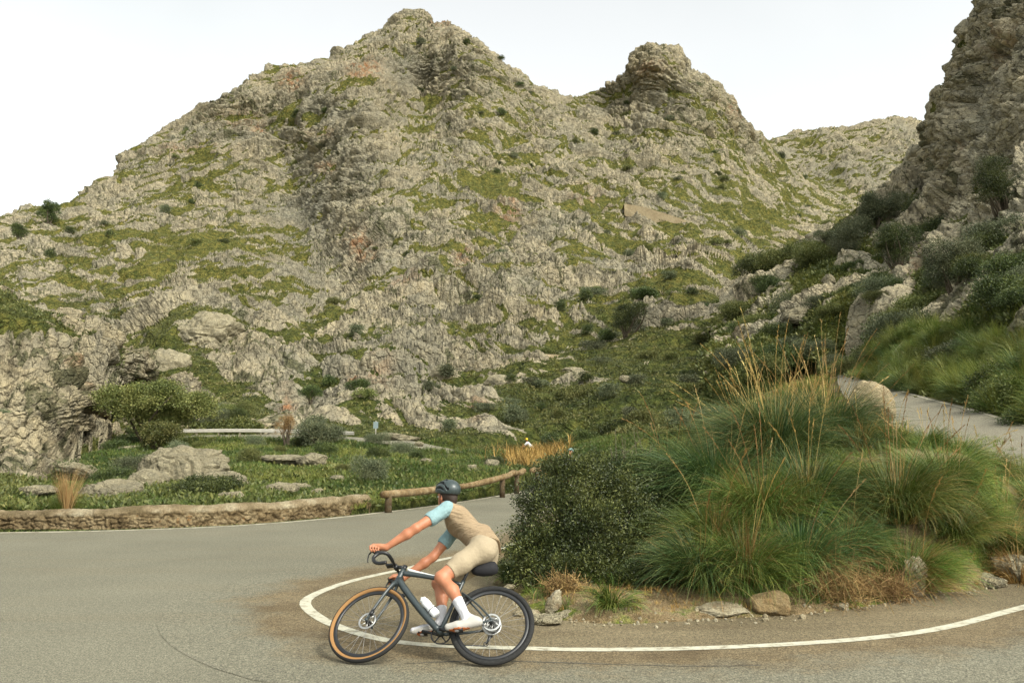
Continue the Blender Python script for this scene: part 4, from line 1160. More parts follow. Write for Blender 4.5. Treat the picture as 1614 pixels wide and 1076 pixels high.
# named plants and trees
def tree(px, py, w, h, d_sh, label, mat='leaf_mid', name="tree", seed=1, leaf=.11, dens_=1.0, trunk=.3, dy=0, tone0=.48):
    sh = d_sh
    p, i, j = at(sh, px, py); d = p[1]
    if dy: d = dy; p = P(px, py, d)
    W = w * d / F / 2; H = h * d / F
    rs = np.random.default_rng(seed)
    bl = [(rs.normal(0, .42) * W, rs.normal(0, .35) * W, H * (trunk + (1 - trunk) * rs.uniform(.25, .78)), W * .5, W * .5, H * .27) for _ in range(9)]
    t = empty(name, p - [0, 0, .1]); tag(t, label, name.replace('_', ' '))
    foliage_obj("crown", [crown(bl, int(900 * dens_), 14, leaf * W / 2, seed, twig=.09 * W, rough=.4, tone0=tone0)], M[mat], t)
    mb = MB(); branches(mb, (0, 0, -.2), bl, .035 * H, seed, 12, .12); mb.build("trunk", M['bark'], t)
    return t


tree(230, 692, 112, 92, main, "broad low leafy tree standing beside the left end of the lower road", 'leaf_mid', "tree", 3, .12, 4.4, .0, dy=56, tone0=.60)
tree(245, 722, 62, 46, main, "bushy green shrub in front of the broad leafy tree", 'leaf_mid', "shrub", 4, .2, 1.0, .0)
tree(505, 706, 62, 50, main, "grey green bush at the near edge of the lower road", 'leaf_olive', "shrub", 5, .16, 1.4, .0)
tree(474, 706, 28, 28, main, "small dark bush left of the grey green bush by the lower road", 'leaf_dark', "shrub", 6, .2, .8, 0)
tree(453, 703, 30, 46, main, "reddish brown leafless bush standing at the guard rail", 'leaf_dry', "shrub", 7, .13, .8, .3)
tree(330, 782, 85, 30, main, "dark green bush between the rock outcrop and the parapet wall", 'leaf_dark', "shrub", 8, .14, 1.5, 0)
tree(78, 362, 32, 38, main, "dark tree on the skyline at the far left of the mountain", 'leaf_dark', "tree", 9, .2, .8, .05)
tree(37, 398, 26, 30, main, "dark tree lower on the far left shoulder of the mountain", 'leaf_dark', "tree", 10, .2, .8, .05)
tree(469, 198, 20, 26, main, "single dark tree on the grassy ledge high on the mountain", 'leaf_dark', "tree", 12, .2, .7, .05)
tree(986, 548, 50, 56, main, "dark conifer like tree rising from the green slope in mid valley", 'leaf_dark', "tree", 13, .16, 1.2, .05)
tree(795, 695, 75, 34, main, "wide dark green bush behind the log rail", 'leaf_mid', "shrub", 14, .14, 1.4, 0)
tree(892, 700, 70, 48, main, "dense round bush above the helmet of the distant rider", 'leaf_dark', "shrub", 15, .14, 1.6, 0)
tree(570, 625, 46, 32, main, "dark bush under the cliff across the lower road", 'leaf_dark', "shrub", 16, .16, 1.0, 0)
tree(492, 655, 34, 28, main, "dark bush left of the reddish cliff foot", 'leaf_dark', "shrub", 17, .16, .9, 0)
tree(1165, 470, 26, 26, main, "dark bush on the ridge left of the right hillside", 'leaf_dark', "shrub", 18, .16, .9, 0)
tree(1015, 490, 50, 24, main, "dark bush left of the long masonry wall", 'leaf_dark', "shrub", 19, .16, .9, 0)
tree(1385, 370, 62, 60, right, "grey green olive tree on a ledge of the right hillside", 'leaf_olive', "tree", 20, .14, 1.6, .15)
tree(1432, 452, 66, 74, right, "dark tree low on the right hillside below the olive tree", 'leaf_dark', "tree", 21, .12, 2.0, .1)
tree(1592, 345, 74, 100, right, "dark bushy tree clinging to the cliff at the right edge", 'leaf_dark', "tree", 22, .1, 2.4, .05)
tree(1318, 405, 40, 30, right, "round olive bush on the spur of the right hillside", 'leaf_olive', "shrub", 23, .16, 1.0, 0)
tree(1530, 480, 90, 90, right, "large brownish olive bush on the hillside over the climbing road", 'leaf_olive', "shrub", 24, .11, 2.2, .0)
tree(1340, 432, 40, 22, right, "flat dark bush between pale boulders on the right hillside", 'leaf_dark', "shrub", 25, .16, .9, 0)

# ------ uncountable ground cover
rs = np.random.default_rng(99)
def stuff(name, geo, mat, label):
    V, Q, tn = geo
    o = mk(name, V, Q, mat, None, {'tone': tn}, False); tag(o, label, name.replace('_', ' '), None, 'stuff')


pts, px, py, d = scatter(main, 52000, lambda px, py, d, v: (py > 690) * (py < 806) * (px > -40) * (px < 1150) * (v > .35) * 1.0 * (d < 62), rs, 1000000)
m = (pts[:, 2] > -0.1)
pts, d = pts[m], d[m]
stuff("meadow_grass", tufts(pts, .13 + .0035 * d * rs.uniform(.6, 1.6, len(pts)), 8, rs, .026, .5), M['blade'], "long green grass covering the meadow behind the parapet wall")
k = rs.choice(len(pts), 5500)
stuff("meadow_scrub", clumps(pts[k], rs.uniform(.12, .4, len(k)), 16, .45, rs, .6), M['leaf_mid'], "low leafy scrub growing through the meadow grass")
pts, px, py, d = scatter(main, 11000, lambda px, py, d, v: (py < 690) * (py > 470) * (px > 100) * (px < 1300) * (v > 1.6) * 1.0, rs, 500000)
stuff("slope_scrub", clumps(pts, rs.uniform(.3, .8, len(pts)) * (.35 + d / 180), 12, .5, rs, .6), M['leaf_mid'], "low green scrub covering the lower slope")
pts, px, py, d = scatter(main, 15000, lambda px, py, d, v: (py < 480) * (px > -60) * (v > -1.2) * (.4 + .6 * (v > .8)) * (d / 430), rs, 500000)
stuff("mountain_scrub", clumps(pts, rs.uniform(.3, .95, len(pts)) * (.5 + d / 500), 9, .6, rs, .6), M['leaf_mid'], "tiny dark green scrub dotted over the mountain")
pts, px, py, d = scatter(right, 9000, lambda px, py, d, v: (px > 1120) * (px < 1750) * (v > .6) * (.25 + .75 * (py > 420)), rs, 500000)
stuff("hillside_scrub", clumps(pts, rs.uniform(.12, .45, len(pts)) * (.5 + d / 50), 12, .5, rs, .7), M['leaf_mid'], "rough green scrub covering the hillside above the climbing road")
pts, px, py, d = scatter(right, 16000, lambda px, py, d, v: (px > 1120) * (px < 1750) * (v > .6) * (py > 400) * 1.0, rs, 500000)
stuff("hillside_grass", tufts(pts, rs.uniform(.25, .55, len(pts)) * (.6 + d / 90), 7, rs, .04, .6), M['blade'], "long grass hanging on the hillside above the climbing road")
pts, px, py, d = scatter(left, 5000, lambda px, py, d, v: (px > -60) * (v > .3) * 1.0, rs, 300000)
stuff("left_slope_scrub", clumps(pts, rs.uniform(.15, .4, len(pts)) * (.4 + d / 60), 12, .5, rs, .6), M['leaf_mid'], "green scrub in the hollows of the left rocky slope")
pts, px, py, d = scatter(main, 4000, lambda px, py, d, v: (py < 760) * (py > 480) * (px > 100) * (px < 1300) * (v > .9), rs, 400000)
stuff("brown_scrub", clumps(pts, rs.uniform(.25, .7, len(pts)) * (.3 + d / 170), 14, .35, rs, .8, .3), M['leaf_olive'], "greyish brown scrub mixed into the green slope")
# golden grass beyond the log rail
pts, px, py, d = scatter(main, 800, lambda px, py, d, v: (px > 720) * (px < 900) * (py > 706) * (py < 752) * np.exp(-((px - 852) / 42) ** 2) * .35, rs, 400000)
stuff("golden_grass", tufts(pts, rs.uniform(.5, 1.3, len(pts)), 7, rs, .013, .35), M['straw'], "tall golden dry grass beyond the log rail")
# grass and litter on the bank itself
n = 26000; xs = rs.uniform(-.3, 12, n); ys = rs.uniform(7.5, 22, n)
zs = np.array([bank_z(a, b) for a, b in zip(xs, ys)]); m = (zs > .05)
bp = np.stack([xs, ys, zs], 1)[m]
gsel = fbm((bp * 1.1).astype(np.float32), 3, 71) > -.12
gsel2 = (bp[:, 1] < 9.0) & (rs.uniform(0, 1, len(bp)) < .6)
g1 = bp[gsel & ~gsel2]
stuff("bank_grass", tufts(g1, rs.uniform(.05, .22, len(g1)), 9, rs, .022, .55), M['blade'], "short green grass on the bank inside the bend")
g2 = bp[~gsel | gsel2]
stuff("bank_straw", tufts(g2, rs.uniform(.03, .11, len(g2)), 8, rs, .03, .4), M['straw'], "short dry straw and litter on the bank inside the bend")
n = 16000; xs = rs.uniform(3, 24, n); ys = rs.uniform(21, 58, n)
zs = np.array([bank_z(a, b) for a, b in zip(xs, ys)])
iy = np.clip(((ys - gy[0]) / .085).astype(int), 0, len(gy) - 1); ix = np.clip(((xs - gx[0]) / .085).astype(int), 0, len(gx) - 1)
dm = np.min(np.hypot(xs[:, None] - rr_all[::3, 0], ys[:, None] - rr_all[::3, 1]), axis=1)
bp = np.stack([xs, ys, zs], 1)[(zs > .4) & (dm > .65)]
stuff("upper_bank_grass", tufts(bp, rs.uniform(.25, .65, len(bp)), 8, rs, .02, .5), M['blade'], "rough green grass on the far part of the bank below the climbing road")
bp2 = bp[rs.choice(len(bp), 2600)]
stuff("upper_bank_straw", tufts(bp2, rs.uniform(.4, .95, len(bp2)), 6, rs, .012, .4), M['straw'], "golden straw on the far part of the bank below the climbing road")
# verge under the log rail and along the wall
vp = []
pth = dens(outer[:11], .1)
of = offset(pth, .55)
for k in range(5200):
    i = rs.integers(0, len(pth) - 1); dd = rs.uniform(.05, 1.0) ** 1.0
    nrm = (of[i] - pth[i]) / .55; q = pth[i] + nrm * (0.05 + dd * (1.2 if pth[i][0] > -3.4 else .12))
    vp.append((q[0], q[1], -.02))
vp = np.array(vp)
stuff("verge_grass", tufts(vp, np.where(vp[:, 0] > -3.4, rs.uniform(.12, .5, len(vp)), rs.uniform(.02, .07, len(vp))), 9, rs, .022, .5), M['blade'], "green weeds along the outer edge of the road under the log rail")
# a few spikes of yellow reed behind the wall
x, y, _ = P(105, 800, 22); t = empty("reed_clump", (x, y, 0.0)); tag(t, "fan of tall yellow dry reeds just behind the parapet wall at the left", "reeds")
foliage_obj("stems", [blades(240, 900, .1, (.8, 1.5), (0, 30), (5, 35), .014, 5, (.4, 1.))], M['straw'], t)
foliage_obj("leaves", [blades(500, 901, .3, (.4, .8), (0, 45), (30, 100), .012, 5, (.2, .7))], M['blade'], t)

# ---------------------------------------------------------------- boulders and outcrops
import bmesh
def ico(sub):
    bm = bmesh.new(); bmesh.ops.create_icosphere(bm, subdivisions=sub, radius=1)
    V = np.array([v.co[:] for v in bm.verts]); T = np.array([[v.index for v in f.verts] for f in bm.faces]); bm.free()
    return V, T


ICO = {}
def rock(c, r, seed, mat, label, name="boulder", sub=5, rot=(0, 0, 0), facets=14, rough=.12, cell=2.2, crack=.085, strata=1.0):
    if sub not in ICO: ICO[sub] = ico(sub)
    V, T = ICO[sub]; V = V.copy(); rs = np.random.default_rng(seed)
    for k in range(facets):
        n = sph(rs, 1)[0]; dd = rs.uniform(.62, .9); h = V @ n - dd
        V -= np.outer(np.clip(h, 0, None) * .92, n)
    r = np.asarray(r, float); m = r.mean()
    q = (V * (r / m) * np.array([1, 1, strata])).astype(np.float32) + seed * 3.1
    q = q + .25 * np.stack([vnoise(q * 1.7, 1), vnoise(q * 1.7, 2), vnoise(q * 1.7, 3)], 1)
    N = V / np.linalg.norm(V, axis=1)[:, None]
    dsp = rough * 1.6 * fbm(q * 1.3, 4, seed)
    for c_, a_ in ((cell, 1.0), (cell * 2.6, .45)):
        f1, f2, rr = voro(q * c_, seed + 3)
        dsp = dsp + a_ * (rough * .9 * (rr - .5) * sstep(0, .2, f2 - f1) - crack * (1 - sstep(0, .12, f2 - f1)))
    dsp = dsp + rough * .25 * fbm(q * 9, 3, seed + 4)
    V = (V + N * dsp[:, None]) * r
    o = mk(name, V, T, M[mat] if isinstance(mat, str) else mat, None, None, True)
    o.location = [float(v) for v in c]; o.rotation_euler = [math.radians(a) for a in rot]
    return tag(o, label, name.replace('_', ' '))


def prock(px, py, rx, ry, d, seed, mat, label, depth=.8, **k):
    c = P(px, py, d)
    return rock(c, (rx * d / F, rx * d / F * depth, ry * d / F), seed, mat, label, **k)


prock(288, 752, 78, 56, 30, 1, 'boulder', "largest pale limestone outcrop in the meadow, with a pointed top", name="rock_outcrop", sub=6, rough=.13)
prock(178, 785, 56, 30, 26, 2, 'boulder', "rounded pale rock just behind the parapet wall, left of the big outcrop", name="rock_outcrop", sub=6, rough=.12)
prock(230, 768, 40, 28, 28, 20, 'boulder', "cracked rock joining the big outcrop to the rounded rock", name="rock_outcrop", sub=5)
prock(355, 760, 36, 22, 28, 3, 'boulder', "low blocky rock at the right foot of the big outcrop", name="rock_outcrop", sub=5)
prock(362, 785, 24, 15, 24, 4, 'boulder', "small grey rock behind the dark bush near the parapet wall")
prock(440, 727, 62, 11, 38, 5, 'boulder', "long flat pale slab lying in the middle of the meadow", name="rock_slab", strata=3)
prock(492, 725, 24, 15, 37, 6, 'boulder', "grey rounded rock at the right end of the long flat slab")
prock(436, 771, 34, 12, 27.5, 7, 'boulder', "low pale rock in the meadow behind the middle of the wall")
prock(470, 768, 20, 9, 29, 8, 'boulder', "small flat rock right of the low pale rock")
prock(531, 758, 13, 10, 31, 9, 'boulder', "small split white rock alone in the meadow")
prock(60, 775, 34, 12, 25, 10, 'boulder', "half buried pale rock at the left behind the wall")
prock(320, 536, 66, 58, 117, 11, 'boulder', "tall pointed limestone crag standing out of the slope above the tree", name="rock_crag", sub=6, rough=.12, depth=.9, strata=1.6)
prock(262, 580, 40, 34, 96, 12, 'boulder', "rounded crag at the lower left foot of the pointed crag", name="rock_crag", sub=5, rough=.12)
prock(620, 690, 42, 9, 60.5, 13, 'boulder', "flat whitish rock cut at the far side of the lower road", name="rock_slab", strata=3)
prock(988, 598, 13, 8, 76, 14, 'boulder', "pale block lying alone on the green slope")
prock(1307, 441, 12, 9, 80, 15, 'boulder', "pale egg shaped boulder on the spur of the right hillside")
prock(1335, 470, 16, 12, 76, 16, 'boulder', "pale angular boulder below the flat dark bush on the right hillside")
prock(1150, 355, 9, 8, 285, 17, 'boulder', "light boulder right of the upper masonry wall")
prock(745, 742, 12, 13, 34, 18, 'boulder', "upright grey rock in the golden grass beyond the log rail")
prock(775, 732, 16, 9, 37, 19, 'boulder', "pale flat rock right of the upright rock beyond the log rail")
prock(660, 700, 10, 5, 56, 27, 'boulder', "little white rock at the near edge of the lower road")
for k, (px, py, rx, ry, d, lab) in enumerate([(120, 742, 40, 16, 34, "pale broken ledge at the foot of the left rocky slope"), (210, 712, 34, 10, 50, "flat pale rock under the broad leafy tree"), (330, 730, 26, 10, 36, "small pale rock right of the pointed top of the big outcrop"),
                                          (395, 745, 14, 6, 34, "tiny pale rock left of the long flat slab"), (545, 790, 12, 7, 25, "small grey stone in the grass behind the right end of the wall"), (500, 775, 12, 6, 27, "small pale stone behind the right half of the wall"), (672, 728, 12, 6, 40, "pale stone lying in the grass above the log rail"),
                                          (905, 590, 30, 12, 92, "pale ledge of rock on the upper edge of the green slope"), (860, 585, 40, 16, 98, "jagged pale outcrop above the green slope left of the ledge"), (800, 612, 40, 26, 88, "big blocky outcrop in the centre of the lower slope"), (700, 600, 40, 28, 92, "brownish blocky crag in the centre left of the lower slope"),
                                          (1110, 540, 30, 12, 110, "pale outcrop on the green slope under the retaining wall"), (1390, 455, 44, 18, 72, "slanting pale ledge crossing the right hillside"), (1270, 500, 34, 22, 76, "pale crag low on the spur of the right hillside"), (1560, 560, 22, 26, 36, "grey rock showing through the grass above the climbing road")]):
    prock(px, py, rx, ry, d, 60 + k, 'boulder', lab, name="rock_outcrop", sub=5, strata=1.8)
# tan boulder by the climbing road
prock(1368, 644, 42, 46, 21.5, 21, 'masonry', "big rounded tan boulder at the near edge of the climbing road", sub=6, facets=8, rough=.07, crack=.02)


def brock(px, py, rx, ry, seed, mat, label, z=0.0, dz=0, **k):
    c = G(px, py + ry * .7, z); d = c[1]
    c[2] += ry * d / F * .55
    return rock(c, (rx * d / F, rx * d / F * .7, ry * d / F), seed, mat, label, **k)


brock(872, 947, 13, 24, 31, 'stone', "narrow white slab leaning to the right among dead brush", z=.05, rot=(0, 28, 0), name="stone", facets=18)
brock(862, 976, 32, 10, 32, 'boulder', "low white broken stone at the shoulder behind the rear wheel", name="stone", sub=5)
brock(890, 968, 22, 8, 33, 'boulder', "smaller white stone touching the low broken one", name="stone")
brock(832, 966, 22, 6, 34, 'stone', "flat tan stone seen through the rear wheel", name="stone")
brock(803, 925, 12, 6, 35, 'stone', "small pale stone in the green moss left of the dark bush", name="stone", z=.06)
brock(1130, 960, 50, 12, 36, 'stone', "long low tan stone at the foot of the bank", name="stone", sub=5)
brock(1218, 951, 38, 24, 37, 'wallstone', "squat grey brown boulder at the foot of the bank beside the dead brush", sub=5, facets=16, rough=.09, crack=.04)
brock(1326, 955, 16, 8, 38, 'stone', "small orange tan stone lying on the shoulder", name="stone")
brock(1440, 905, 24, 32, 39, 'stone', "tall half buried boulder under the yellow green tussock", z=.1, sub=5)
brock(1548, 915, 44, 14, 40, 'boulder', "low weathered grey boulder at the right shoulder", sub=6)
brock(1597, 893, 36, 24, 41, 'boulder', "rounded weathered grey boulder nearest the right edge", z=.05, sub=6)
brock(800, 868, 22, 5, 42, 'stone', "flat kerb like stone at the road edge right of the saddle", name="stone")
# loose pebbles along the shoulder
rs = np.random.default_rng(8)
PV, PT = ico(1)
mb = MB()
for k in range(420):
    i = rs.integers(0, 14); tq = rs.uniform(); e = edge[i] * (1 - tq) + edge[min(i + 1, 14)] * tq
    q = e + rs.normal(0, .13, 2) + [0, -.05]; r = rs.uniform(.006, .022) * (1 + (rs.uniform() < .06))
    mb.add(PV * r * rs.uniform(.6, 1.2, 3) * (1 + .2 * rs.normal(0, 1, (len(PV), 1)).clip(-1, 1)) + [q[0], q[1], max(.012, bank_z(*q) + .004)], None, PT)
o = mb.build("gravel", M['stone'], smooth=False); tag(o, "loose gravel along the edge of the shoulder", "gravel", None, 'stuff')

# ---------------------------------------------------------------- parapet wall
def wall_mat():
    m, nt, b = new_mat("parapet_rubble", 0.95, 0.1)
    geo = nt.nodes.new("ShaderNodeNewGeometry"); pos = geo.outputs["Position"]
    st = ramp(nt, noise(nt, pos, 3.2, 5, 0.7), [(0.34, (0.065, 0.048, 0.026)), (0.48, (0.16, 0.115, 0.06)), (0.62, (0.26, 0.205, 0.12)), (0.72, (0.23, 0.12, 0.045))])
    cap = ramp(nt, noise(nt, pos, 1.3, 4, 0.6), [(0.38, (0.13, 0.10, 0.055)), (0.5, (0.23, 0.18, 0.11)), (0.64, (0.34, 0.295, 0.20))])
    c = mixc(nt, attr(nt, "cap"), st, cap)
    c = mixc(nt, 0.8, c, ramp(nt, noise(nt, pos, 26, 4, 0.75), [(0.32, (0.55, 0.55, 0.55)), (0.66, (1.3, 1.3, 1.25))]), 'MULTIPLY')
    li = ramp(nt, noise(nt, pos, 2.1, 5, 0.8), [(0.54, (0, 0, 0)), (0.64, (1, 1, 1))])
    c = mixc(nt, mth(nt, 'MULTIPLY', li, 0.45), c, (0.11, 0.085, 0.045))
    nt.links.new(c, b.inputs["Base Color"])
    bump(nt, b, mth(nt, 'ADD', noise(nt, pos, 14, 5, 0.75), noise(nt, pos, 60, 3)), 1.0, 0.03)
    return m


base_px = [(-700, 850), (-300, 837), (0, 832), (180, 832), (370, 825), (500, 815.5), (590, 807)]
bpth = dens(np.array([G(x, y)[:2] for x, y in base_px]), 0.022)
bc = offset(bpth, 0.22)
s_ = np.arange(len(bc)) * .022
hh = np.interp(bpth[:, 0], [-14, -11, -8.4, -7.2, -3.5], [.42, .40, .46, .47, .50]) + .02 * np.sin(s_ * 1.3) + .015 * np.sin(s_ * 3.1)
tan = np.gradient(bc, axis=0); tan /= np.linalg.norm(tan, axis=1)[:, None]; nrm = np.stack([-tan[:, 1], tan[:, 0]], 1)
prof = []
for a in np.linspace(0, 1, 13): prof.append((-.24 + .015 * a, a * .62, 0))
for a in np.linspace(0, math.pi, 15)[1:-1]: prof.append((-.225 * math.cos(a), .62 + .38 * math.sin(a), 1))
for a in np.linspace(1, 0, 6): prof.append((.24 - .015 * a, a * .62, 0))
prof = np.array(prof)
endr = np.clip((s_[-1] - s_) / .22, 0, 1); er = np.sqrt(1 - (1 - endr) ** 2); er[-1] = 0.02
W_ = np.zeros((len(bc), len(prof), 3))
W_[..., 0] = bc[:, None, 0] + nrm[:, None, 0] * prof[None, :, 0] * er[:, None]
W_[..., 1] = bc[:, None, 1] + nrm[:, None, 1] * prof[None, :, 0] * er[:, None]
W_[..., 2] = -.02 + prof[None, :, 1] * (hh * (.8 + .2 * er))[:, None]
capA = np.broadcast_to(prof[None, :, 2], W_.shape[:2]).copy()
q = W_.reshape(-1, 3).astype(np.float32)
q = q + .05 * np.stack([vnoise(q * 6, 1), vnoise(q * 6, 2), vnoise(q * 6, 3)], 1)
f1, f2, r1 = voro(q * np.array([5.6, 5.6, 10], np.float32), 5)
lowm = 1 - sstep(.6, .78, np.broadcast_to(prof[None, :, 1], W_.shape[:2])).reshape(-1)
lowm = np.clip(lowm + .25 * (fbm(q * 1.5, 2, 9) > .15), 0, 1)
dsp = lowm * (-.06 * (1 - sstep(0, .2, f2 - f1)) + .05 * (r1 - .4)) + .035 * fbm(q * 4, 3, 6) + .014 * fbm(q * 22, 2, 7)
f1b, f2b, r1b = voro(q * np.array([1.5, 1.5, .5], np.float32), 15)
dsp -= (1 - lowm) * .03 * (1 - sstep(0, .03, f2b - f1b))
out = np.zeros_like(W_); out[..., 0] = nrm[:, None, 0] * np.sign(prof[None, :, 0]); out[..., 1] = nrm[:, None, 1] * np.sign(prof[None, :, 0]); out[..., 2] = .8 * (prof[None, :, 2] > 0)
out /= np.linalg.norm(out, axis=2)[..., None] + 1e-9
W_ += out * dsp.reshape(W_.shape[:2])[..., None]
capA = capA * (1 - .8 * lowm.reshape(capA.shape))
o = mk("parapet_wall", W_.reshape(-1, 3), grid_faces(len(bc), len(prof))[:, ::-1], wall_mat(), None, {'cap': capA})
tag(o, "low rubble stone parapet wall with a rounded mortar cap along the outer edge of the bend", "wall")

# ---------------------------------------------------------------- log rail
M['log'] = rock_mat("weathered_log", 4, [(0.13, 0.085, 0.04), (0.27, 0.19, 0.105), (0.42, 0.34, 0.22)], 0.04, .45)
M['logpost'] = rock_mat("dark_post", 4, [(0.06, 0.04, 0.025), (0.11, 0.08, 0.05), (0.17, 0.13, 0.08)], 0.03, .45)
def log_rail(pxs, r, posts, label, seed):
    pts = np.array([P(*p) for p in pxs]); pts = dens(pts, .12)
    t = empty("log_rail", (pts[0][0], pts[0][1], 0)); tag(t, label, "log rail", "log rails on the outer verge")
    o0 = np.array([pts[0][0], pts[0][1], 0]); rs = np.random.default_rng(seed)
    pts = pts - o0; n = len(pts)
    rr = r * (1 + .08 * np.sin(np.linspace(0, 9, n)) + .05 * rs.normal(0, 1, n)); rr[0] *= .93; rr[-1] *= .9
    mb = MB(); pts[:, 2] += .03 * np.sin(np.linspace(0, 7, n)); mb.tube(pts, rr, 16); mb.build("log", M['log'], t)
    for f in posts:
        p = pts[int(f * (n - 1))]; g = -.1
        mb = MB(); mb.tube([[p[0], p[1] + .03, g], [p[0], p[1] + .03, p[2] * .5], [p[0] + .01, p[1] + .03, p[2] - r * .6]], [.10, .095, .09], 12); mb.build("post", M['logpost'], t)


log_rail([(603, 779, 22.6), (660, 776, 24.0), (720, 767, 26.4), (802, 750, 30.5)], .10, [.03, .42, .93], "longest log rail starting right of the wall end and passing behind the rider's helmet", 1)
log_rail([(803, 748, 31.2), (826, 742, 33.5)], .11, [.5], "short pale log piece at the far end of the long rail", 2)
log_rail([(838, 742, 35.5), (856, 738, 37.5)], .11, [.5], "farthest log stub beside the golden grass", 3)

# ---------------------------------------------------------------- guard rail of the lower road
M['galv'] = plain("galvanised_steel", (0.50, 0.47, 0.40), .5, .5, .2, .1, 3)
M['railpost'] = plain("rail_post", (0.20, 0.17, 0.12), .8)
def guard_rail(path, label, step, h=.62):
    t = empty("guard_rail", path[0]); tag(t, label, "guard rail", "guard rails of the lower road")
    q = dens(path, .5) - path[0]
    pr = [(-.02, -.13), (.03, -.09), (.0, -.03), (.0, .03), (.03, .09), (-.02, .13)]
    V = np.array([[p + np.array([0, -a, h + b]) for a, b in pr] for p in q]); nn = len(pr)
    V2 = V + [0, .02, 0]
    V = np.concatenate([V, V2[:, ::-1]], 1)
    i = np.arange(len(q) * 2 * nn).reshape(len(q), 2 * nn)
    Q = np.stack([i[:-1], np.roll(i, -1, 1)[:-1], np.roll(i, -1, 1)[1:], i[1:]], -1).reshape(-1, 4)
    mk("rail_beam", V.reshape(-1, 3), Q, M['galv'], t)
    for k in range(0, len(q), step):
        mb = MB(); mb.box(q[k] + [0, .06, h * .5 - .1], (.09, .09, h + .2)); mb.build("post", M['railpost'], t, smooth=False)


n_ = len(ln); 
def near_edge(px_from, px_to, off=.35):
    pts = []
    for a, b in zip(lf, ln):
        p = b + (a - b) * .06; px = 807 + F * p[0] / p[1]
        if px_from <= px <= px_to: pts.append(p + [0, 0, 0])
    return np.array(pts)


guard_rail(near_edge(268, 560), "long pale guard rail along the lower road below the rocks", 4)
gr2 = near_edge(800, 872)
guard_rail(gr2, "short guard rail of the lower road behind the golden grass", 5)

# small road sign seen from behind beside the lower road
p = P(592, 690, 61.5); t = empty("road_sign", p); tag(t, "small blue grey road sign on a post beside the lower road", "road sign")
mb = MB(); mb.tube([[0, 0, -.4], [0, 0, .6], [0, 0, 1.25]], .035, 8); mb.build("post", M['galv'], t)
M['signback'] = plain("sign_back", (0.17, 0.22, 0.22), .6)
mb = MB(); mb.box((0, -.04, .95), (.36, .03, .5)); mb.build("panel", M['signback'], t, smooth=False)

# ---------------------------------------------------------------- masonry walls on the mountain
def masonry(top, botm, off, thick, label, sh=main, mat='masonry'):
    n = 40; xs = np.linspace(top[0][0], top[-1][0], n)
    ty = np.interp(xs, *zip(*top)); by = np.interp(xs, *zip(*botm))
    dd = []
    for x, y in zip(xs, (ty + by) / 2): dd.append(at(sh, x, y)[0][1])
    dd = np.polyval(np.polyfit(xs, dd, 2), xs) - off
    m = 10; rows = []
    for k in range(m + 1):
        t_ = k / m; rows.append(P(xs, by + 6 * (1 - t_) * 0 + (ty - by) * t_, dd + t_ * .4))
    A = np.stack(rows); A[0, :, 2] -= 2
    B = A.copy(); B[..., 1] += thick; A = np.concatenate([A, B[::-1], A[:1]])
    nr = len(A)
    o = mk("retaining_wall", A.reshape(-1, 3), grid_faces(nr, n), M[mat], None, None, False); tag(o, label, "wall")
    # closed ends
    return o


M['masonry_far'] = rock_mat('smooth_masonry', 0.5, [(0.40, 0.32, 0.21), (0.50, 0.41, 0.28), (0.56, 0.47, 0.33)], 0.1, 0.1)
masonry([(984, 321), (1010, 325), (1050, 337), (1096, 352)], [(984, 330), (1016, 350), (1050, 357), (1096, 364)], 12.0, 16, "smooth tan masonry wall carrying the old road high on the right side of the mountain", mat="masonry_far")
masonry([(1042, 472), (1060, 464), (1108, 461), (1128, 468)], [(1042, 486), (1060, 488), (1100, 486), (1128, 476)], 1.0, 6, "long grey brown retaining wall above the green slope, left of the right hillside")
masonry([(838, 557), (892, 559)], [(838, 563), (892, 564)], 1.5, 3, "thin low stone wall ledge in the middle of the rocky slope")

# ---------------------------------------------------------------- bicycle (local frame: X forward, Y left, Z up)
M['frame'] = plain("frame_paint", (0.030, 0.040, 0.042), .35, .5, 0, .15)
M['carbon'] = plain("black_carbon", (0.012, 0.013, 0.014), .4, .5)
M['rubber'] = plain("black_rubber", (0.022, 0.022, 0.021), .85, .2, 0, .25, 60)
M['steel'] = plain("bright_steel", (0.55, 0.55, 0.52), .3, .5, .9)
M['spoke'] = plain("spoke_steel", (0.30, 0.30, 0.29), .4, .5, .6)
M['white_plastic'] = plain("white_plastic", (0.72, 0.74, 0.74), .4)
M['bagcloth'] = plain("black_bag_cloth", (0.014, 0.014, 0.016), .8)
M['pale_band'] = plain("pale_decal", (0.6, 0.62, 0.6), .4)
m, nt, b = new_mat("tan_wall_tyre", .8, .25)
nt.links.new(ramp(nt, attr(nt, "wallmask"), [(0.45, (0.018, 0.018, 0.017)), (0.55, (0.25, 0.135, 0.05))]), b.inputs["Base Color"]); M['tantyre'] = m
RW = 0.35
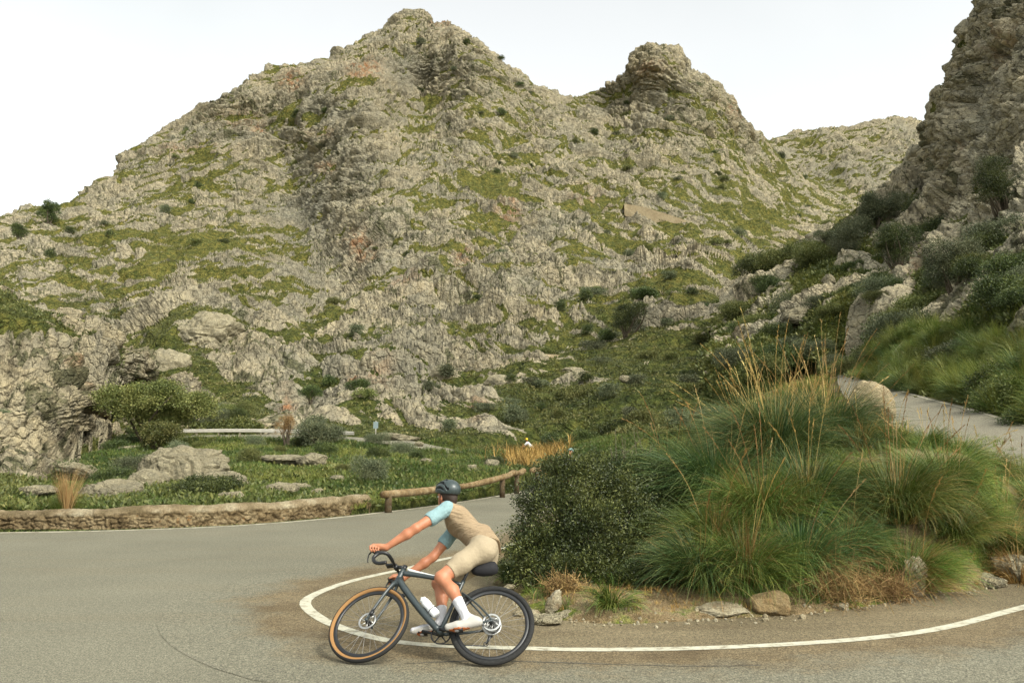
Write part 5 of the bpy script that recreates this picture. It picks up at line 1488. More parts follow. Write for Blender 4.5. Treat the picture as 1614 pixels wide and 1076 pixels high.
def wheel(kind, parent, seed):
    """kind 'front' tan wall / 'rear' black; centred at origin, plane XZ"""
    t = bpy.data.objects.new("wheel", None); C.objects.link(t); t.parent = parent
    X, Z = (1, 0, 0), (0, 0, 1)
    R, r = RW - .022, .022
    mb = MB(); mb.torus((0, 0, 0), R, r, X, Z, 96, 20)
    ang = np.tile(np.cos(np.linspace(0, 2 * math.pi, 20, endpoint=False)), 96)
    mb.a = [np.where(ang < .30, 1.0, 0.0)]
    mb.build("tyre", M['tantyre'] if kind == 'front' else M['rubber'], t, attr='wallmask')
    if kind == 'rear': pass
    mb = MB(); mb.torus((0, 0, 0), R - .036, .018, X, Z, 96, 10, ry=.012); mb.build("rim", M['carbon'], t)
    mb = MB()
    for k in range(28):
        a = k / 28 * 2 * math.pi; s = 1 if k % 2 else -1; o = a + s * (1 if k % 4 < 2 else -1) * .35
        mb.tube([[.022 * math.cos(o), s * .028, .022 * math.sin(o)], [(R - .045) * math.cos(a), 0, (R - .045) * math.sin(a)]], .0011, 4, False)
    mb.build("spokes", M['spoke'], t)
    mb = MB(); mb.tube([[0, -.05, 0], [0, -.03, 0], [0, .03, 0], [0, .05, 0]], [.012, .02, .02, .012], 14); mb.build("hub", M['carbon'], t)
    mb = MB(); n = 60; mb.torus((0, .040, 0), .068, .009, X, Z, 60, 6, ry=.0012)
    for k in range(6):
        a = k * math.pi / 3; mb.tube([[.02 * math.cos(a), .04, .02 * math.sin(a)], [.062 * math.cos(a + .4), .04, .062 * math.sin(a + .4)]], .0035, 5)
    mb.build("brake_rotor", M['steel'], t)
    return t


bike = empty("bicycle"); tag(bike, "dark gravel bicycle leaning into the bend, with a tan wall front tyre", "bicycle")
BB = np.array([.415, 0, .278]); RH = np.array([0, 0, RW]); WB = 1.02
a_st = np.array([-.317, 0, .948]); Hb = np.array([WB - .0474, 0, RW - .016])
ht0 = Hb + .415 * a_st; ht1 = Hb + .54 * a_st; seat_top = BB + .47 * np.array([-.30, 0, .954])
def bez(p, n=16):
    p = np.asarray(p, float); t = np.linspace(0, 1, n)[:, None]
    if len(p) == 3: return p[0] * (1 - t) ** 2 + 2 * p[1] * t * (1 - t) + p[2] * t ** 2
    return p[0] * (1 - t) ** 3 + 3 * p[1] * t * (1 - t) ** 2 + 3 * p[2] * t ** 2 * (1 - t) + p[3] * t ** 3
fr = MB()
fr.tube([ht0 - .01 * a_st, ht0 + .02 * a_st, ht1 - .02 * a_st, ht1 + .005 * a_st], [.027, .025, .024, .024], 16)
fr.tube(bez([ht0 + .03 * a_st, ht0 * .5 + BB * .5 + [.01, 0, -.01], BB + [.01, 0, .01]]), np.linspace(.031, .027, 16), 14, sq=(1.05, 1))
fr.tube(bez([ht1 - .03 * a_st, (ht1 + seat_top) / 2 + [0, 0, .004], seat_top - [0, 0, .015]]), np.linspace(.023, .015, 16), 12)
fr.tube([BB, (BB + seat_top) / 2, seat_top, seat_top + .02 * np.array([-.3, 0, .954])], [.022, .017, .016, .018], 12)
fr.tube([BB - [0, .036, 0], BB + [0, .036, 0]], .026, 16)
for s in (-1, 1):
    fr.tube(bez([BB + [-.02, s * .03, -.005], [.22, s * .062, .30], RH + [0, s * .068, -.004]]), np.linspace(.014, .009, 16), 8)
    fr.tube(bez([seat_top + [-.005, s * .014, -.10], [.13, s * .06, .52], RH + [0, s * .068, .01]]), np.linspace(.009, .008, 16), 8)
    fr.tube([RH + [0, s * .055, 0], RH + [0, s * .075, 0]], .014, 10)
fr.build("frame", M['frame'], bike)
mb = MB(); mb.tube(bez([ht1 + [-.04, 0, .003], (ht1 + seat_top) / 2 + [0.05, 0, .014], (ht1 * .35 + seat_top * .65) + [0, 0, .010]]), np.linspace(.016, .010, 16), 8, sq=(1, .8)); mb.build("top_tube_decal", M['pale_band'], bike)
w = wheel('rear', bike, 1); w.location = RH
mb = MB(); mb.tube([seat_top, seat_top + .24 * np.array([-.30, 0, .954])], .0135, 12); mb.build("seat_post", M['carbon'], bike)
sp_ = seat_top + .24 * np.array([-.30, 0, .954])
sd_ = MB()
ks = np.linspace(0, 1, 14)
rows = []
for k in ks:      # saddle: long nose, wide tail
    x = sp_[0] - .135 + .27 * k; wd = .068 * (1 - k) ** 1.3 + .018; zz = sp_[2] + .035 + .012 * (1 - k) ** 2 - .004 * math.sin(k * 3)
    th_ = np.linspace(0, 2 * math.pi, 16, endpoint=False)
    rows.append(np.stack([np.full(16, x), wd * np.cos(th_), zz + .020 * np.sin(th_) * np.where(np.sin(th_) > 0, .7, 1)], 1))
rows = np.array(rows); i_ = np.arange(14 * 16).reshape(14, 16)
sd_.add(rows.reshape(-1, 3), np.stack([i_[:-1], np.roll(i_, -1, 1)[:-1], np.roll(i_, -1, 1)[1:], i_[1:]], -1).reshape(-1, 4), [[0, k, k + 1] for k in range(1, 15)] + [[208, 208 + k + 1, 208 + k] for k in range(1, 15)])
for s in (-1, 1): sd_.tube([[sp_[0] - .09, s * .022, sp_[2] + .02], [sp_[0], s * .022, sp_[2] - .002], [sp_[0] + .09, s * .018, sp_[2] + .022]], .0035, 6)
sd_.build("saddle", M['carbon'], bike)
# drivetrain on the right side
mb = MB()
CH = BB + [0, -.045, 0]
mb.torus(CH, .078, .006, (1, 0, 0), (0, 0, 1), 80, 6, ry=.002)
for k in range(5):
    a = k * 2 * math.pi / 5 + .3; mb.tube([CH, CH + [.074 * math.cos(a), 0, .074 * math.sin(a)]], .006, 6)
mb.build("chainring", M['carbon'], bike)
mb = MB()
for k, rr_ in enumerate([.085, .074, .064, .054, .045, .036, .028]):
    mb.torus(RH + [0, -.024 - .005 * k, 0], rr_ * .86, rr_ * .10, (1, 0, 0), (0, 0, 1), 48, 4, ry=.001)
    mb.torus(RH + [0, -.024 - .005 * k, 0], rr_ * .55, rr_ * .06, (1, 0, 0), (0, 0, 1), 36, 4, ry=.001)
mb.build("cassette", M['steel'], bike)
pL = BB + np.array([-.163, .0, -.045]); pR = BB + np.array([.163, .0, .045])
for s, pp in ((1, pL), (-1, pR)):
    mb = MB(); mb.tube([BB + [0, s * .05, 0], (BB + pp) / 2 + [0, s * .062, 0], pp + [0, s * .07, 0]], [.015, .011, .011], 10); cr = mb.build("crank_arm", M['carbon'], bike)
    mb = MB(); mb.tube([pp + [0, s * .07, 0], pp + [0, s * .13, 0]], .007, 8); mb.box(pp + [0, s * .115, 0], (.075, .055, .016)); mb.build("pedal", M['carbon'], bike)
mb = MB(); RD = RH + np.array([.01, -.045, -.075]); RD2 = RD + [.03, 0, -.07]
mb.tube([RH + [0, -.06, -.015], RD + [0, -.01, 0], RD2], [.010, .014, .009], 8)
for c in (RD, RD2): mb.torus(c, .018, .004, (1, 0, 0), (0, 0, 1), 20, 6)
mb.build("derailleur", M['carbon'], bike)
mb = MB(); top = [CH + [0, 0, .080], RH + [0, -.042, .048]]; mb.tube(top, .0038, 6)
th_ = np.linspace(math.pi / 2, -math.pi / 2, 14); mb.tube([CH + [.080 * math.cos(a), 0, .080 * math.sin(a)] for a in th_], .0038, 6)
mb.tube([CH + [0, 0, -.080], RD2 + [.0, 0, -.018]], .0038, 6); mb.build("chain", M['carbon'], bike)
# front assembly turns about the steering axis
STEER = math.radians(-12.6)
fa_ = bpy.data.objects.new("fork", None); 
Rst = Matrix.Translation(Vector(Hb)) @ Matrix.Rotation(STEER, 4, Vector(a_st)) @ Matrix.Translation(-Vector(Hb))
FH = Hb + .05 * np.array([.948, 0, .317])
fk = MB(); crown_ = Hb + .400 * a_st
fk.tube([crown_ + .03 * a_st, crown_ - .01 * a_st], .024, 12)
for s in (-1, 1):
    fk.tube(bez([crown_ + [0, s * .012, 0], crown_ + [.0, s * .058, -.02], crown_ * .55 + FH * .45 + [0, s * .058, 0], FH + [0, s * .056, 0]]), np.linspace(.019, .011, 16), 10, sq=(.8, 1))
    fk.tube([FH + [0, s * .045, 0], FH + [0, s * .068, 0]], .013, 10)
fo = fk.build("fork", M['frame'], bike); fo.matrix_local = Rst
mb = MB(); mb.tube([FH + [-.045, .062, .075], FH + [-.03, .062, .035]], .017, 8); mb.tube([FH + [-.045, .062, .075], FH + [-.06, .058, .12]], .006, 6)
o = mb.build("brake_caliper", M['carbon'], bike); o.matrix_local = Rst
w = wheel('front', bike, 2); w.matrix_local = Rst @ Matrix.Translation(Vector(FH))
st0 = ht1 + .03 * a_st; bar = st0 + np.array([.085, 0, .012])
mb = MB(); mb.tube([ht1, st0 + .015 * a_st], .020, 12); mb.tube([st0, bar], .017, 12); mb.tube([bar - [0, .025, 0], bar + [0, .025, 0]], .021, 12)
o = mb.build("stem", M['carbon'], bike); o.matrix_local = Rst
mb = MB(); mb.box(bar + [.055, 0, .025], (.075, .045, .016)); o = mb.build("bike_computer", M['carbon'], bike, smooth=False); o.matrix_local = Rst
mb = MB(); cbar = [bar]
for s in (-1, 1):
    c = dens([bar, bar + [0, s * .13, 0], bar + [.012, s * .19, .002], bar + [.05, s * .212, .004], bar + [.085, s * .216, -.005], bar + [.115, s * .222, -.045], bar + [.10, s * .228, -.09], bar + [.055, s * .232, -.12], bar + [-.02, s * .236, -.125]], .01)
    mb.tube(c, np.where(np.abs(c[:, 1]) < .08, .0125, .0155), 12)
o = mb.build("handlebar", M['carbon'], bike); o.matrix_local = Rst
for s in (-1, 1):
    mb = MB(); hb = bar + np.array([.085, s * .216, .0])
    mb.tube([hb + [-.02, 0, .002], hb + [.03, 0, .016], hb + [.055, 0, .035], hb + [.068, 0, .058], hb + [.07, 0, .066]], [.016, .019, .018, .016, .009], 12)
    lv = mb.build("brake_hood", M['rubber'], bike); lv.matrix_local = Rst
    mb = MB(); mb.tube([hb + [.062, 0, .03], hb + [.085, s * .004, -.01], hb + [.082, s * .008, -.06], hb + [.07, s * .014, -.095]], [.008, .007, .007, .006], 8, sq=(1.3, .7))
    mb.build("brake_lever", M['carbon'], lv)
PSI, LEAN = math.radians(4.07), math.radians(40.4)
def bike_matrix(psi, lam, o):
    f = Vector((-math.cos(psi), math.sin(psi), 0)); l = Vector((-math.sin(psi), -math.cos(psi), 0)); u = Vector((0, 0, 1))
    Y = l * math.cos(lam) + u * math.sin(lam); Z = u * math.cos(lam) - l * math.sin(lam)
    m = Matrix((f, Y, Z)).transposed().to_4x4(); m.translation = Vector(o); return m


BM = bike_matrix(PSI, LEAN, (-.182, 6.748, .018))
bike.matrix_world = BM
BMn = np.array(BM)[:3, :3]; BMo = np.array(BM)[:3, 3]
L2W = lambda p: np.asarray(p) @ BMn.T + BMo
W2L = lambda p: (np.asarray(p) - BMo) @ BMn

bt = bpy.data.objects.new("water_bottle", None); C.objects.link(bt); bt.matrix_world = BM
tag(bt, "white water bottle in the cage on the down tube of the leaning bicycle", "bottle")
dtd = (ht0 - BB) / np.linalg.norm(ht0 - BB); dtn = np.array([-dtd[2], 0, dtd[0]])
b0 = BB + dtd * .14 + dtn * .068
mb = MB(); mb.tube([b0, b0 + dtd * .01, b0 + dtd * .085, b0 + dtd * .10, b0 + dtd * .115, b0 + dtd * .165, b0 + dtd * .18], [.030, .037, .037, .030, .036, .036, .026], 20); mb.build("bottle_body", M['white_plastic'], bt)
mb = MB(); mb.tube([b0 + dtd * .18, b0 + dtd * .195, b0 + dtd * .2, b0 + dtd * .215], [.030, .030, .013, .011], 16); mb.build("cap", M['white_plastic'], bt)
mb = MB(); mb.tube([b0 - dtn * .04 + dtd * .02, b0 - dtn * .042 + dtd * .13], .008, 8)
mb.torus(b0 + dtd * .06, .040, .003, tuple(dtn), (0, 1, 0), 30, 6); mb.build("bottle_cage", M['carbon'], bike)
sb = bpy.data.objects.new("saddle_bag", None); C.objects.link(sb); sb.matrix_world = BM
tag(sb, "black saddle bag strapped under the saddle of the leaning bicycle", "saddle bag")
mb = MB(); c0 = sp_ + np.array([-.03, 0, -.085])
mb.tube([c0 + [.03, 0, -.035], c0 + [0, 0, -.02], c0 + [-.06, 0, -.012], c0 + [-.13, 0, .0], c0 + [-.175, 0, .012], c0 + [-.19, 0, .016]], [.02, .044, .058, .062, .052, .024], 18, sq=(.95, 1)); mb.build("bag", M['bagcloth'], sb)
mb = MB(); mb.torus(c0 + [-.05, 0, -.005], .049, .004, (0, 1, 0), (0, 0, 1), 24, 6, ry=.012); mb.build("strap", M['carbon'], sb)


# ---------------------------------------------------------------- implicit surfaces for bodies and clothes
class SDF:
    def __init__(s, lo, hi, h):
        s.lo = np.array(lo, float); s.h = h; s.n = np.ceil((np.array(hi) - s.lo) / h).astype(int) + 1
        s.v = np.full(s.n, 0.12, np.float32)
    def sub(s, a, b):
        i0 = np.clip(((np.array(a) - s.lo) / s.h).astype(int), 0, s.n - 1); i1 = np.clip(((np.array(b) - s.lo) / s.h).astype(int) + 2, 1, s.n)
        sl = tuple(slice(x, y) for x, y in zip(i0, i1))
        g = [np.arange(x, y) * s.h + o for x, y, o in zip(i0, i1, s.lo)]
        return sl, np.meshgrid(*g, indexing='ij')
    def blend(s, sl, d, k):
        v = s.v[sl]
        if k > 0:
            h = np.clip(.5 + .5 * (v - d) / k, 0, 1); s.v[sl] = v * (1 - h) + d * h - k * h * (1 - h)
        else: s.v[sl] = np.minimum(v, d)
    def cap(s, a, b, ra, rb, k=.03):
        a = np.array(a, float); b = np.array(b, float); m = max(ra, rb) + .11
        sl, (X, Y, Z) = s.sub(np.minimum(a, b) - m, np.maximum(a, b) + m)
        ab = b - a; t = np.clip(((X - a[0]) * ab[0] + (Y - a[1]) * ab[1] + (Z - a[2]) * ab[2]) / (ab @ ab + 1e-12), 0, 1)
        d = np.sqrt((X - a[0] - t * ab[0]) ** 2 + (Y - a[1] - t * ab[1]) ** 2 + (Z - a[2] - t * ab[2]) ** 2) - (ra + (rb - ra) * t)
        s.blend(sl, d.astype(np.float32), k)
    def ell(s, c, r, R=None, k=.03):
        c = np.array(c, float); r = np.array(r, float); m = r.max() + .1
        sl, (X, Y, Z) = s.sub(c - m, c + m)
        q = np.stack([X - c[0], Y - c[1], Z - c[2]], -1)
        if R is not None: q = q @ np.asarray(R)
        k0 = np.linalg.norm(q / r, axis=-1); k1 = np.linalg.norm(q / (r * r), axis=-1) + 1e-9
        s.blend(sl, (k0 * (k0 - 1) / k1).astype(np.float32), k)
    def cut(s, p, n):
        """remove everything on the side the normal points to"""
        g = [np.arange(m) * s.h + o for m, o in zip(s.n, s.lo)]
        n = np.array(n, float); n /= np.linalg.norm(n)
        d = ((g[0] - p[0]) * n[0])[:, None, None] + ((g[1] - p[1]) * n[1])[None, :, None] + ((g[2] - p[2]) * n[2])[None, None, :]
        s.v = np.maximum(s.v, d.astype(np.float32))
    def mesh(s):
        v = s.v; h = s.h; ins = v < 0
        nx, ny, nz = v.shape
        cnt = np.zeros((nx - 1, ny - 1, nz - 1), np.uint8)
        for a in (0, 1):
            for b in (0, 1):
                for c in (0, 1): cnt += ins[a:nx - 1 + a, b:ny - 1 + b, c:nz - 1 + c]
        act = (cnt > 0) & (cnt < 8); idx = np.argwhere(act); ID = np.full(act.shape, -1, np.int32); ID[act] = np.arange(len(idx))
        acc = np.zeros((len(idx), 3)); num = np.zeros(len(idx))
        cor = [(a, b, c) for a in (0, 1) for b in (0, 1) for c in (0, 1)]
        for A in cor:
            for ax in range(3):
                if A[ax] == 1: continue
                B = list(A); B[ax] = 1
                va = v[tuple((idx + A).T)]; vb = v[tuple((idx + B).T)]
                m = (va < 0) != (vb < 0); t = np.where(m, va / (va - vb + 1e-12), 0)
                p = np.array(A, float) + 0 * acc; p[:, ax] = t
                acc += p * m[:, None]; num += m
        V = (idx + acc / num[:, None]) * h + s.lo
        Q = []
        for ax in range(3):
            o1, o2 = [(1, 2), (2, 0), (0, 1)][ax]
            sl0 = [slice(0, k) for k in v.shape]; sl1 = list(sl0); sl0[ax] = slice(0, v.shape[ax] - 1); sl1[ax] = slice(1, v.shape[ax])
            ch = ins[tuple(sl0)] != ins[tuple(sl1)]; e = np.argwhere(ch)
            ok = (e[:, o1] > 0) & (e[:, o2] > 0) & (e[:, o1] < v.shape[o1] - 1) & (e[:, o2] < v.shape[o2] - 1); e = e[ok]
            d1 = np.zeros(3, int); d1[o1] = 1; d2 = np.zeros(3, int); d2[o2] = 1
            q = np.stack([ID[tuple((e - d1 - d2).T)], ID[tuple((e - d2).T)], ID[tuple(e.T)], ID[tuple((e - d1).T)]], 1)
            fl = ins[tuple(e.T)]
            q = np.where(fl[:, None], q, q[:, ::-1]); Q.append(q)
        Q = np.concatenate(Q); Q = Q[(Q >= 0).all(1)]
        return V, Q
    def obj(s, name, mat, parent=None, wrinkle=0.0, wscale=18, wdir=(1, 1, 1)):
        V, Q = s.mesh()
        if wrinkle:
            q = (V * np.array(wdir) * wscale).astype(np.float32)
            V = V + (fbm(q, 3, 5, .5, True)[:, None] - .2) * wrinkle * sph(np.random.default_rng(0), 1) * 0
        return mk(name, V, Q, mat, parent)


def cloth(name, col, wr=.5, sc=22, stretch=(1, 1, 1), rough=.85):
    m, nt, b = new_mat(name, rough, .15)
    tc = nt.nodes.new("ShaderNodeTexCoord"); mp = nt.nodes.new("ShaderNodeMapping"); mp.inputs["Scale"].default_value = stretch
    nt.links.new(tc.outputs["Object"], mp.inputs["Vector"])
    f = noise(nt, mp.outputs["Vector"], sc, 3, .5)
    nt.links.new(ramp(nt, noise(nt, tc.outputs["Object"], 6, 3), [(.3, tuple(v * .92 for v in col)), (.7, tuple(min(1, v * 1.06) for v in col))]), b.inputs["Base Color"])
    bump(nt, b, f, wr, .02)
    return m


M['jersey'] = cloth("beige_jersey_cloth", (0.28, 0.208, 0.128), 1.8, 9, (1.0, .5, 3.2))
M['sleeve'] = cloth("pale_blue_cloth", (0.20, 0.305, 0.315), 1.4, 14)
M['shorts'] = cloth("cream_shorts_cloth", (0.325, 0.268, 0.18), .8, 12)
M['sock'] = cloth("white_knit", (0.50, 0.50, 0.52), .6, 60, (1, 1, .2))
M['shoe'] = cloth("white_shoe", (0.38, 0.365, 0.33), .2, 20, rough=.5)
M['sole'] = plain("orange_sole", (0.33, 0.10, 0.03), .6)
M['helmet'] = plain("grey_green_helmet", (0.036, 0.050, 0.050), .35, .5)
M['black_foam'] = plain("black_foam", (0.012, 0.012, 0.014), .8)
M['hair'] = plain("dark_hair", (0.03, 0.02, 0.014), .7)
m, nt, b = new_mat("skin", .5, .4); tc = nt.nodes.new("ShaderNodeTexCoord")
nt.links.new(ramp(nt, noise(nt, tc.outputs["Object"], 9, 4), [(.3, (0.32, 0.125, 0.062)), (.7, (0.45, 0.19, 0.10))]), b.inputs["Base Color"])
b.inputs["Subsurface Weight"].default_value = .08; b.inputs["Subsurface Radius"].default_value = (.02, .008, .004); M['skin'] = m

# joints in the bicycle's frame
J = dict(hipL=(.135, .085, 1.0), kneeL=(.435, .125, .705), ankL=(.20, .125, .345), hipR=(.135, -.085, 1.0), kneeR=(.50, -.12, .80), ankR=(.44, -.125, .41),
         pel=(.115, 0, 1.05), waist=(.20, 0, 1.19), chest=(.345, 0, 1.335), shL=(.455, .165, 1.375), shR=(.40, -.165, 1.415), elL=(.695, .235, 1.115), elR=(.60, -.225, 1.13), neck=(.45, 0, 1.46))
J = {k: np.array(v) for k, v in J.items()}
Rn = np.array(Rst)
def steerp(p): return (Rn[:3, :3] @ np.asarray(p)) + Rn[:3, 3]
hoodL = steerp(bar + [.10, .216, .03]); hoodR = steerp(bar + [.10, -.216, .03])
# the head stays level while the bike leans; it looks round the bend
HW = L2W((.50, 0, 1.615)); up_w = np.array([.0, .12, 1.0]); up_w /= np.linalg.norm(up_w)
ya = math.radians(48); fw = np.array([-math.cos(ya), math.sin(ya), -.12]); fw -= up_w * (fw @ up_w); fw /= np.linalg.norm(fw); lw = np.cross(up_w, fw)
HR = np.stack([fw, lw, up_w], 1)                # head axes in world
HL = BMn.T @ HR; Hc = W2L(HW)                   # in bike frame
hp = lambda x, y, z: Hc + HL @ np.array([x, y, z])


def torso(S, e=0.0):
    Ry = rotm('Y', -38)
    S.ell(J['pel'] + [0.0, 0, -.0], (.115 + e, .155 + e, .125 + e), rotm('Y', 30), .05)
    S.cap(J['hipL'] + [-.03, 0, .0], J['pel'] + [-.02, .06, 0], .095 + e, .09 + e, .05); S.cap(J['hipR'] + [-.03, 0, .0], J['pel'] + [-.02, -.06, 0], .095 + e, .09 + e, .05)
    S.ell(J['waist'], (.10 + e, .13 + e, .15 + e), rotm('Y', 48), .07)
    S.ell(J['chest'], (.108 + e, .155 + e, .165 + e), rotm('Y', 50), .07)
    S.cap(J['chest'] + [.04, .08, .03], J['shL'] + [-.02, -.02, 0], .085 + e, .062 + e, .05); S.cap(J['chest'] + [.03, -.08, .04], J['shR'] + [-.02, .02, 0], .085 + e, .062 + e, .05)


def arm(S, s, e=0.0, full=True):
    sh, el, hd = (J['shL'], J['elL'], hoodL) if s > 0 else (J['shR'], J['elR'], hoodR)
    wr = hd + np.array([-.075, s * .006, .028]); mid = sh * .5 + el * .5
    S.cap(sh, mid, .058 + e, .050 + e, .03); S.cap(mid, el, .049 + e, .040 + e, .03)
    if full:
        fm = el * .7 + wr * .3
        S.cap(el, fm, .040, .043, .02); S.cap(fm, wr, .043, .026, .02)
        # palm over the hood, four fingers over the lever side, thumb inside
        palm = hd + np.array([.0, s * .002, .034])
        S.cap(wr, palm, .026, .027, .02); S.ell(palm + [-.01, 0, 0], (.05, .040, .020), None, .02)
        for k in range(4):
            y = (.030 - .006 * k); x0 = .035 - .018 * k
            kn = palm + np.array([x0, s * y, .004]); a1 = kn + np.array([.022 - .004 * k, s * .012, -.026]); a2 = a1 + np.array([-.004, -s * .008, -.024 + .002 * k]); a3 = a2 + np.array([-.012, -s * .018, -.010])
            r = .0098 - .0006 * k
            S.cap(palm + np.array([x0 * .3, s * y * .6, .0]), kn, .013, r + .001, .010); S.cap(kn, a1, r, r * .95, .004); S.cap(a1, a2, r * .95, r * .9, .003); S.cap(a2, a3, r * .9, r * .8, .003)
        th0 = palm + np.array([-.02, -s * .022, -.004]); th1 = th0 + np.array([.03, -s * .016, -.012]); th2 = th1 + np.array([.028, s * .002, -.016])
        S.cap(th0, th1, .015, .012, .008); S.cap(th1, th2, .0115, .009, .004)


def leg(S, s, e=0.0, part='all'):
    hip, kn, an = (J['hipL'], J['kneeL'], J['ankL']) if s > 0 else (J['hipR'], J['kneeR'], J['ankR'])
    mid = hip * .5 + kn * .5
    S.cap(hip, mid, .092 + e, .078 + e, .05); S.cap(mid, kn, .076 + e, .055 + e, .04)
    if part == 'all':
        S.ell(kn + [.012, 0, -.005], (.050, .048, .052), None, .02)
        cf = kn * .66 + an * .34 + np.array([-.022, 0, .0])
        S.cap(kn + [0, 0, -.01], cf, .048, .053, .025); S.cap(cf, an, .050, .033, .025)
        foot(S, s, 0)


def foot(S, s, e):
    an = J['ankL'] if s > 0 else J['ankR']
    pp = (pL if s > 0 else pR) + np.array([0, s * .118, 0])
    ball = pp + np.array([.01, 0, .032]); heel = ball + np.array([-.185, 0, .030 if s > 0 else .05]); toe = ball + np.array([.075, 0, -.006])
    S.cap(an, heel + [.045, 0, .022], .033 + e, .034 + e, .02); S.cap(heel + [.02, 0, .012], ball, .032 + e, .036 + e, .02); S.cap(ball, toe, .036 + e, .024 + e, .02)
    return heel, ball, toe


S = SDF((-.15, -.42, .15), (1.15, .42, 1.85), .0055)
torso(S); arm(S, 1); arm(S, -1); leg(S, 1); leg(S, -1)
S.cap(J['neck'] + [-.03, 0, -.03], hp(-.02, 0, -.04), .062, .055, .04)
S.ell(hp(-.01, 0, .035), (.097, .076, .105), HL, .03); S.ell(hp(.035, 0, -.035), (.062, .058, .075), HL, .03)
S.cap(hp(.085, 0, .02), hp(.112, 0, -.018), .010, .015, .012)          # nose
S.cap(hp(.068, .022, -.062), hp(.068, -.022, -.062), .014, .014, .012)    # mouth
S.cap(hp(.06, 0, -.095), hp(.062, 0, -.085), .024, .024, .02)             # chin
for s in (1, -1):
    S.ell(hp(-.01, s * .078, .0), (.018, .008, .030), HL, .006)            # ears
    S.cap(hp(.078, s * .032, .036), hp(.07, s * .05, .034), .010, .008, .01)
person = S.obj("person", M['skin']); person.matrix_world = BM
tag(person, "cyclist in beige jersey with pale blue sleeves and cream shorts, leaning into the bend", "person")
for s in (1, -1):
    mb = MB(); c = hp(.082, s * .034, .018); mb.add(ico(3)[0] * .011 + c, None, ico(3)[1]); mb.build("eye", M['white_plastic'], person)
S = SDF((-.12, -.32, .85), (.62, .32, 1.6), .006); torso(S, .010)
S.cap(J['pel'] + [-.07, .05, .03], J['waist'] + [-.08, .04, .02], .075, .07, .05); S.cap(J['pel'] + [-.07, -.05, .03], J['waist'] + [-.08, -.04, .02], .075, .07, .05)
S.cap(J['neck'] + [-.04, 0, -.05], J['neck'] + [-.005, 0, 0.0], .070, .063, .03)
S.cut(J['pel'] + [.015, 0, .02], (-.15, 0, -1)); S.cut(J['neck'] + [0, 0, .0], (.35, 0, 1))
S.obj("jersey", M['jersey'], person)
for s in (1, -1):
    S = SDF((.2, min(0, s * .4), .95), (.9, max(0, s * .4), 1.6), .006); arm(S, s, .009, False)
    sh, el = (J['shL'], J['elL']) if s > 0 else (J['shR'], J['elR'])
    S.cap(sh, sh + [-.05, -s * .03, .01], .066, .05, .02)
    S.cut(sh + (el - sh) * .62, el - sh); S.cut(sh + [-.055, -s * .045, .0], (-.7, -s * .7, .1))
    S.obj("sleeve", M['sleeve'], person)
S = SDF((-.15, -.34, .55), (.75, .34, 1.3), .006); torso(S, .007); leg(S, 1, .008, 'thigh'); leg(S, -1, .008, 'thigh')
S.cut(J['waist'] + [0, 0, -.02], (.6, 0, .8))
for s in (1, -1): pass
kL = J['hipL'] + (J['kneeL'] - J['hipL']) * .80
S.cut(kL, (J['kneeL'] - J['hipL']) * [1, 0, 1] + [0, 0, 0]) if False else None
# shorts end above each knee
g = [np.arange(m) * S.h + o for m, o in zip(S.n, S.lo)]
X, Y, Z = np.meshgrid(*g, indexing='ij')
for s, hn, kn in ((1, 'hipL', 'kneeL'), (-1, 'hipR', 'kneeR')):
    dd = J[kn] - J[hn]; pt = J[hn] + dd * (.80 if s > 0 else .78); n = dd / np.linalg.norm(dd)
    d = (X - pt[0]) * n[0] + (Y - pt[1]) * n[1] + (Z - pt[2]) * n[2]
    S.v = np.where(Y * s > 0, np.maximum(S.v, d), S.v)
S.obj("shorts", M['shorts'], person)
for s in (1, -1):
    an, kn = (J['ankL'], J['kneeL']) if s > 0 else (J['ankR'], J['kneeR'])
    S = SDF(an - .2, an + .3, .005); foot(S, s, .003)
    cf = kn * .66 + an * .34 + np.array([-.022, 0, .0]); S.cap(cf, an, .053, .037, .02); S.cut(an + (kn - an) * .40, kn - an)
    S.obj("sock", M['sock'], person)
    S = SDF(an - .25, an + .35, .005); h_, b_, t_ = foot(S, s, .004); S.cut(an + [0, 0, -.012], (.25, 0, 1)); sole_z = b_[2] - .024
    so = SDF(an - .25, an + .35, .005); foot(so, s, .007)
    n_s = np.cross(t_ - h_, [0, 1, 0]); n_s = n_s / np.linalg.norm(n_s); n_s = n_s if n_s[2] < 0 else -n_s
    S.cut(b_ + n_s * .030, n_s); shoe = S.obj("shoe", M['shoe'], person)
    so.cut(b_ + n_s * .038, n_s); so.cut(b_ + n_s * .026, -n_s); so.obj("sole", M['sole'], shoe)
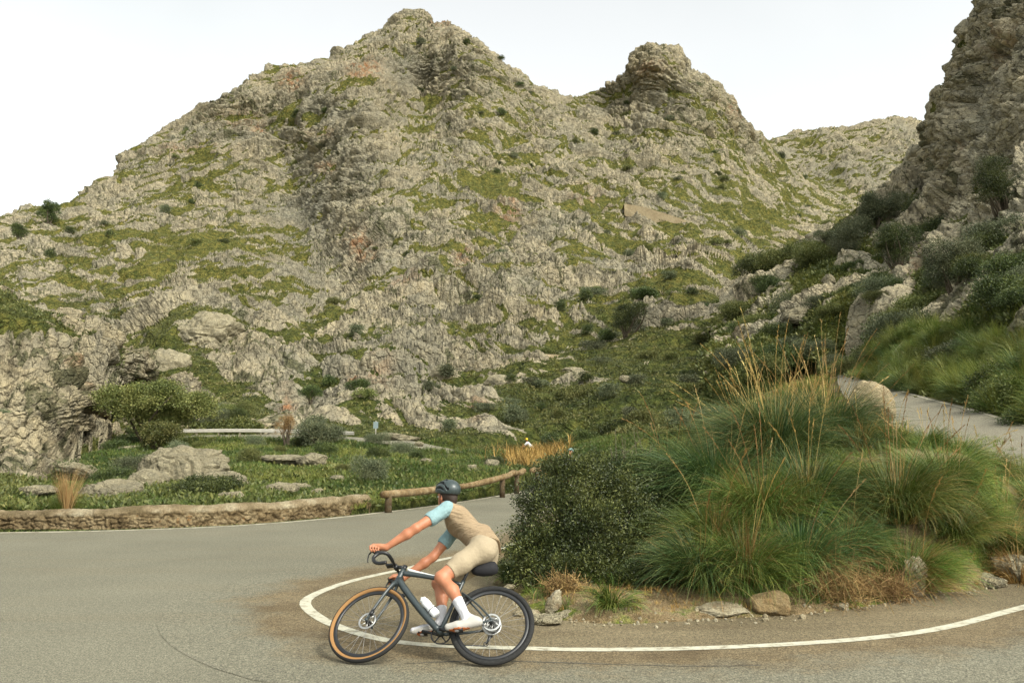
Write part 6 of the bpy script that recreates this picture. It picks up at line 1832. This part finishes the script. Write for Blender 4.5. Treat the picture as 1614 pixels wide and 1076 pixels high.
# hair and helmet
S = SDF(Hc - .2, Hc + .2, .005); S.ell(hp(-.025, 0, .03), (.093, .080, .098), HL, 0); S.cap(hp(-.085, 0, -.02), hp(-.075, 0, -.07), .04, .035, .03)
S.cut(hp(.02, 0, 0), HL @ np.array([1, 0, -.3])); S.obj("hair", M['hair'], person)
S = SDF(Hc - .25, Hc + .25, .0045); S.ell(hp(-.012, 0, .078), (.142, .105, .098), HL, 0); S.cut(hp(0, 0, .045), HL @ np.array([.12, 0, -1.0]))
g = [np.arange(m) * S.h + o for m, o in zip(S.n, S.lo)]
X, Y, Z = np.meshgrid(*g, indexing='ij'); q = np.stack([X - Hc[0], Y - Hc[1], Z - Hc[2]], -1) @ HL
v = S.v
for yy, x0, x1, zz, rr_ in [(0, -.10, .09, .175, .018), (.038, -.11, .09, .165, .016), (-.038, -.11, .09, .165, .016), (.072, -.10, .07, .140, .015), (-.072, -.10, .07, .140, .015), (.100, -.08, .05, .095, .013), (-.100, -.08, .05, .095, .013)]:
    for xa, xb in ((x0, x0 + (x1 - x0) * .42), (x0 + (x1 - x0) * .55, x1)):
        t = np.clip((q[..., 0] - xa) / (xb - xa), 0, 1)
        zc = zz - .9 * ((xa + t * (xb - xa)) ** 2) / .14
        d = np.sqrt((q[..., 0] - xa - t * (xb - xa)) ** 2 + (q[..., 1] - yy) ** 2 + (q[..., 2] - zc) ** 2) - rr_
        v = np.maximum(v, -d)
S.v = v.astype(np.float32); hel = S.obj("helmet", M['helmet'], person)
S = SDF(Hc - .25, Hc + .25, .005); S.ell(hp(-.012, 0, .074), (.130, .094, .085), HL, 0); S.cut(hp(0, 0, .040), HL @ np.array([.12, 0, -1.0])); S.obj("padding", M['black_foam'], hel)
mb = MB()
for s in (1, -1): mb.tube([hp(-.02, s * .088, .05), hp(.0, s * .082, -.03), hp(.03, s * .04, -.105), hp(.035, 0, -.112)], .004, 5)
mb.build("strap", M['black_foam'], hel)

# two riders farther down the road
def far_rider(px, d, z, psi, lam, jersey, sleeve, helmet, shorts, lab_p, lab_b, s=1.0):
    p = P(px, 700, d); m2 = bike_matrix(psi, lam, (p[0], d, z))
    b2 = copy_tree(bike); b2.matrix_world = m2; tag(b2, lab_b, "bicycle")
    p2 = copy_tree(person); p2.matrix_world = m2; tag(p2, lab_p, "person")
    def rec(o):
        for c in o.children:
            k = c.name.split('.')[0]
            mm = {'jersey': jersey, 'sleeve': sleeve, 'helmet': helmet, 'shorts': shorts}.get(k)
            if mm:
                c.material_slots[0].link = 'OBJECT'; c.material_slots[0].material = mm
            rec(c)
    rec(p2)


M['purple'] = cloth("purple_cloth", (0.12, 0.07, 0.16)); M['whitecloth'] = cloth("white_cloth", (0.62, 0.62, 0.60)); M['blackcloth'] = cloth("black_cloth", (0.02, 0.02, 0.022))
M['tealhelmet'] = plain("pale_teal_helmet", (0.22, 0.33, 0.31), .4); M['yellowhelmet'] = plain("yellow_helmet", (0.75, 0.46, 0.03), .4)
far_rider(886, 31.5, -.02, math.radians(-140), math.radians(6), M['purple'], M['whitecloth'], M['tealhelmet'], M['blackcloth'], "distant cyclist in purple with a pale teal helmet, showing over the dark bush", "dark bicycle of the distant cyclist in purple, hidden behind the dark bush")
far_rider(840, 61.0, .78, math.radians(10), math.radians(3), M['whitecloth'], M['whitecloth'], M['yellowhelmet'], M['blackcloth'], "farthest cyclist in a yellow helmet and white jersey behind the short guard rail", "dark bicycle of the cyclist in the yellow helmet, behind the short guard rail")
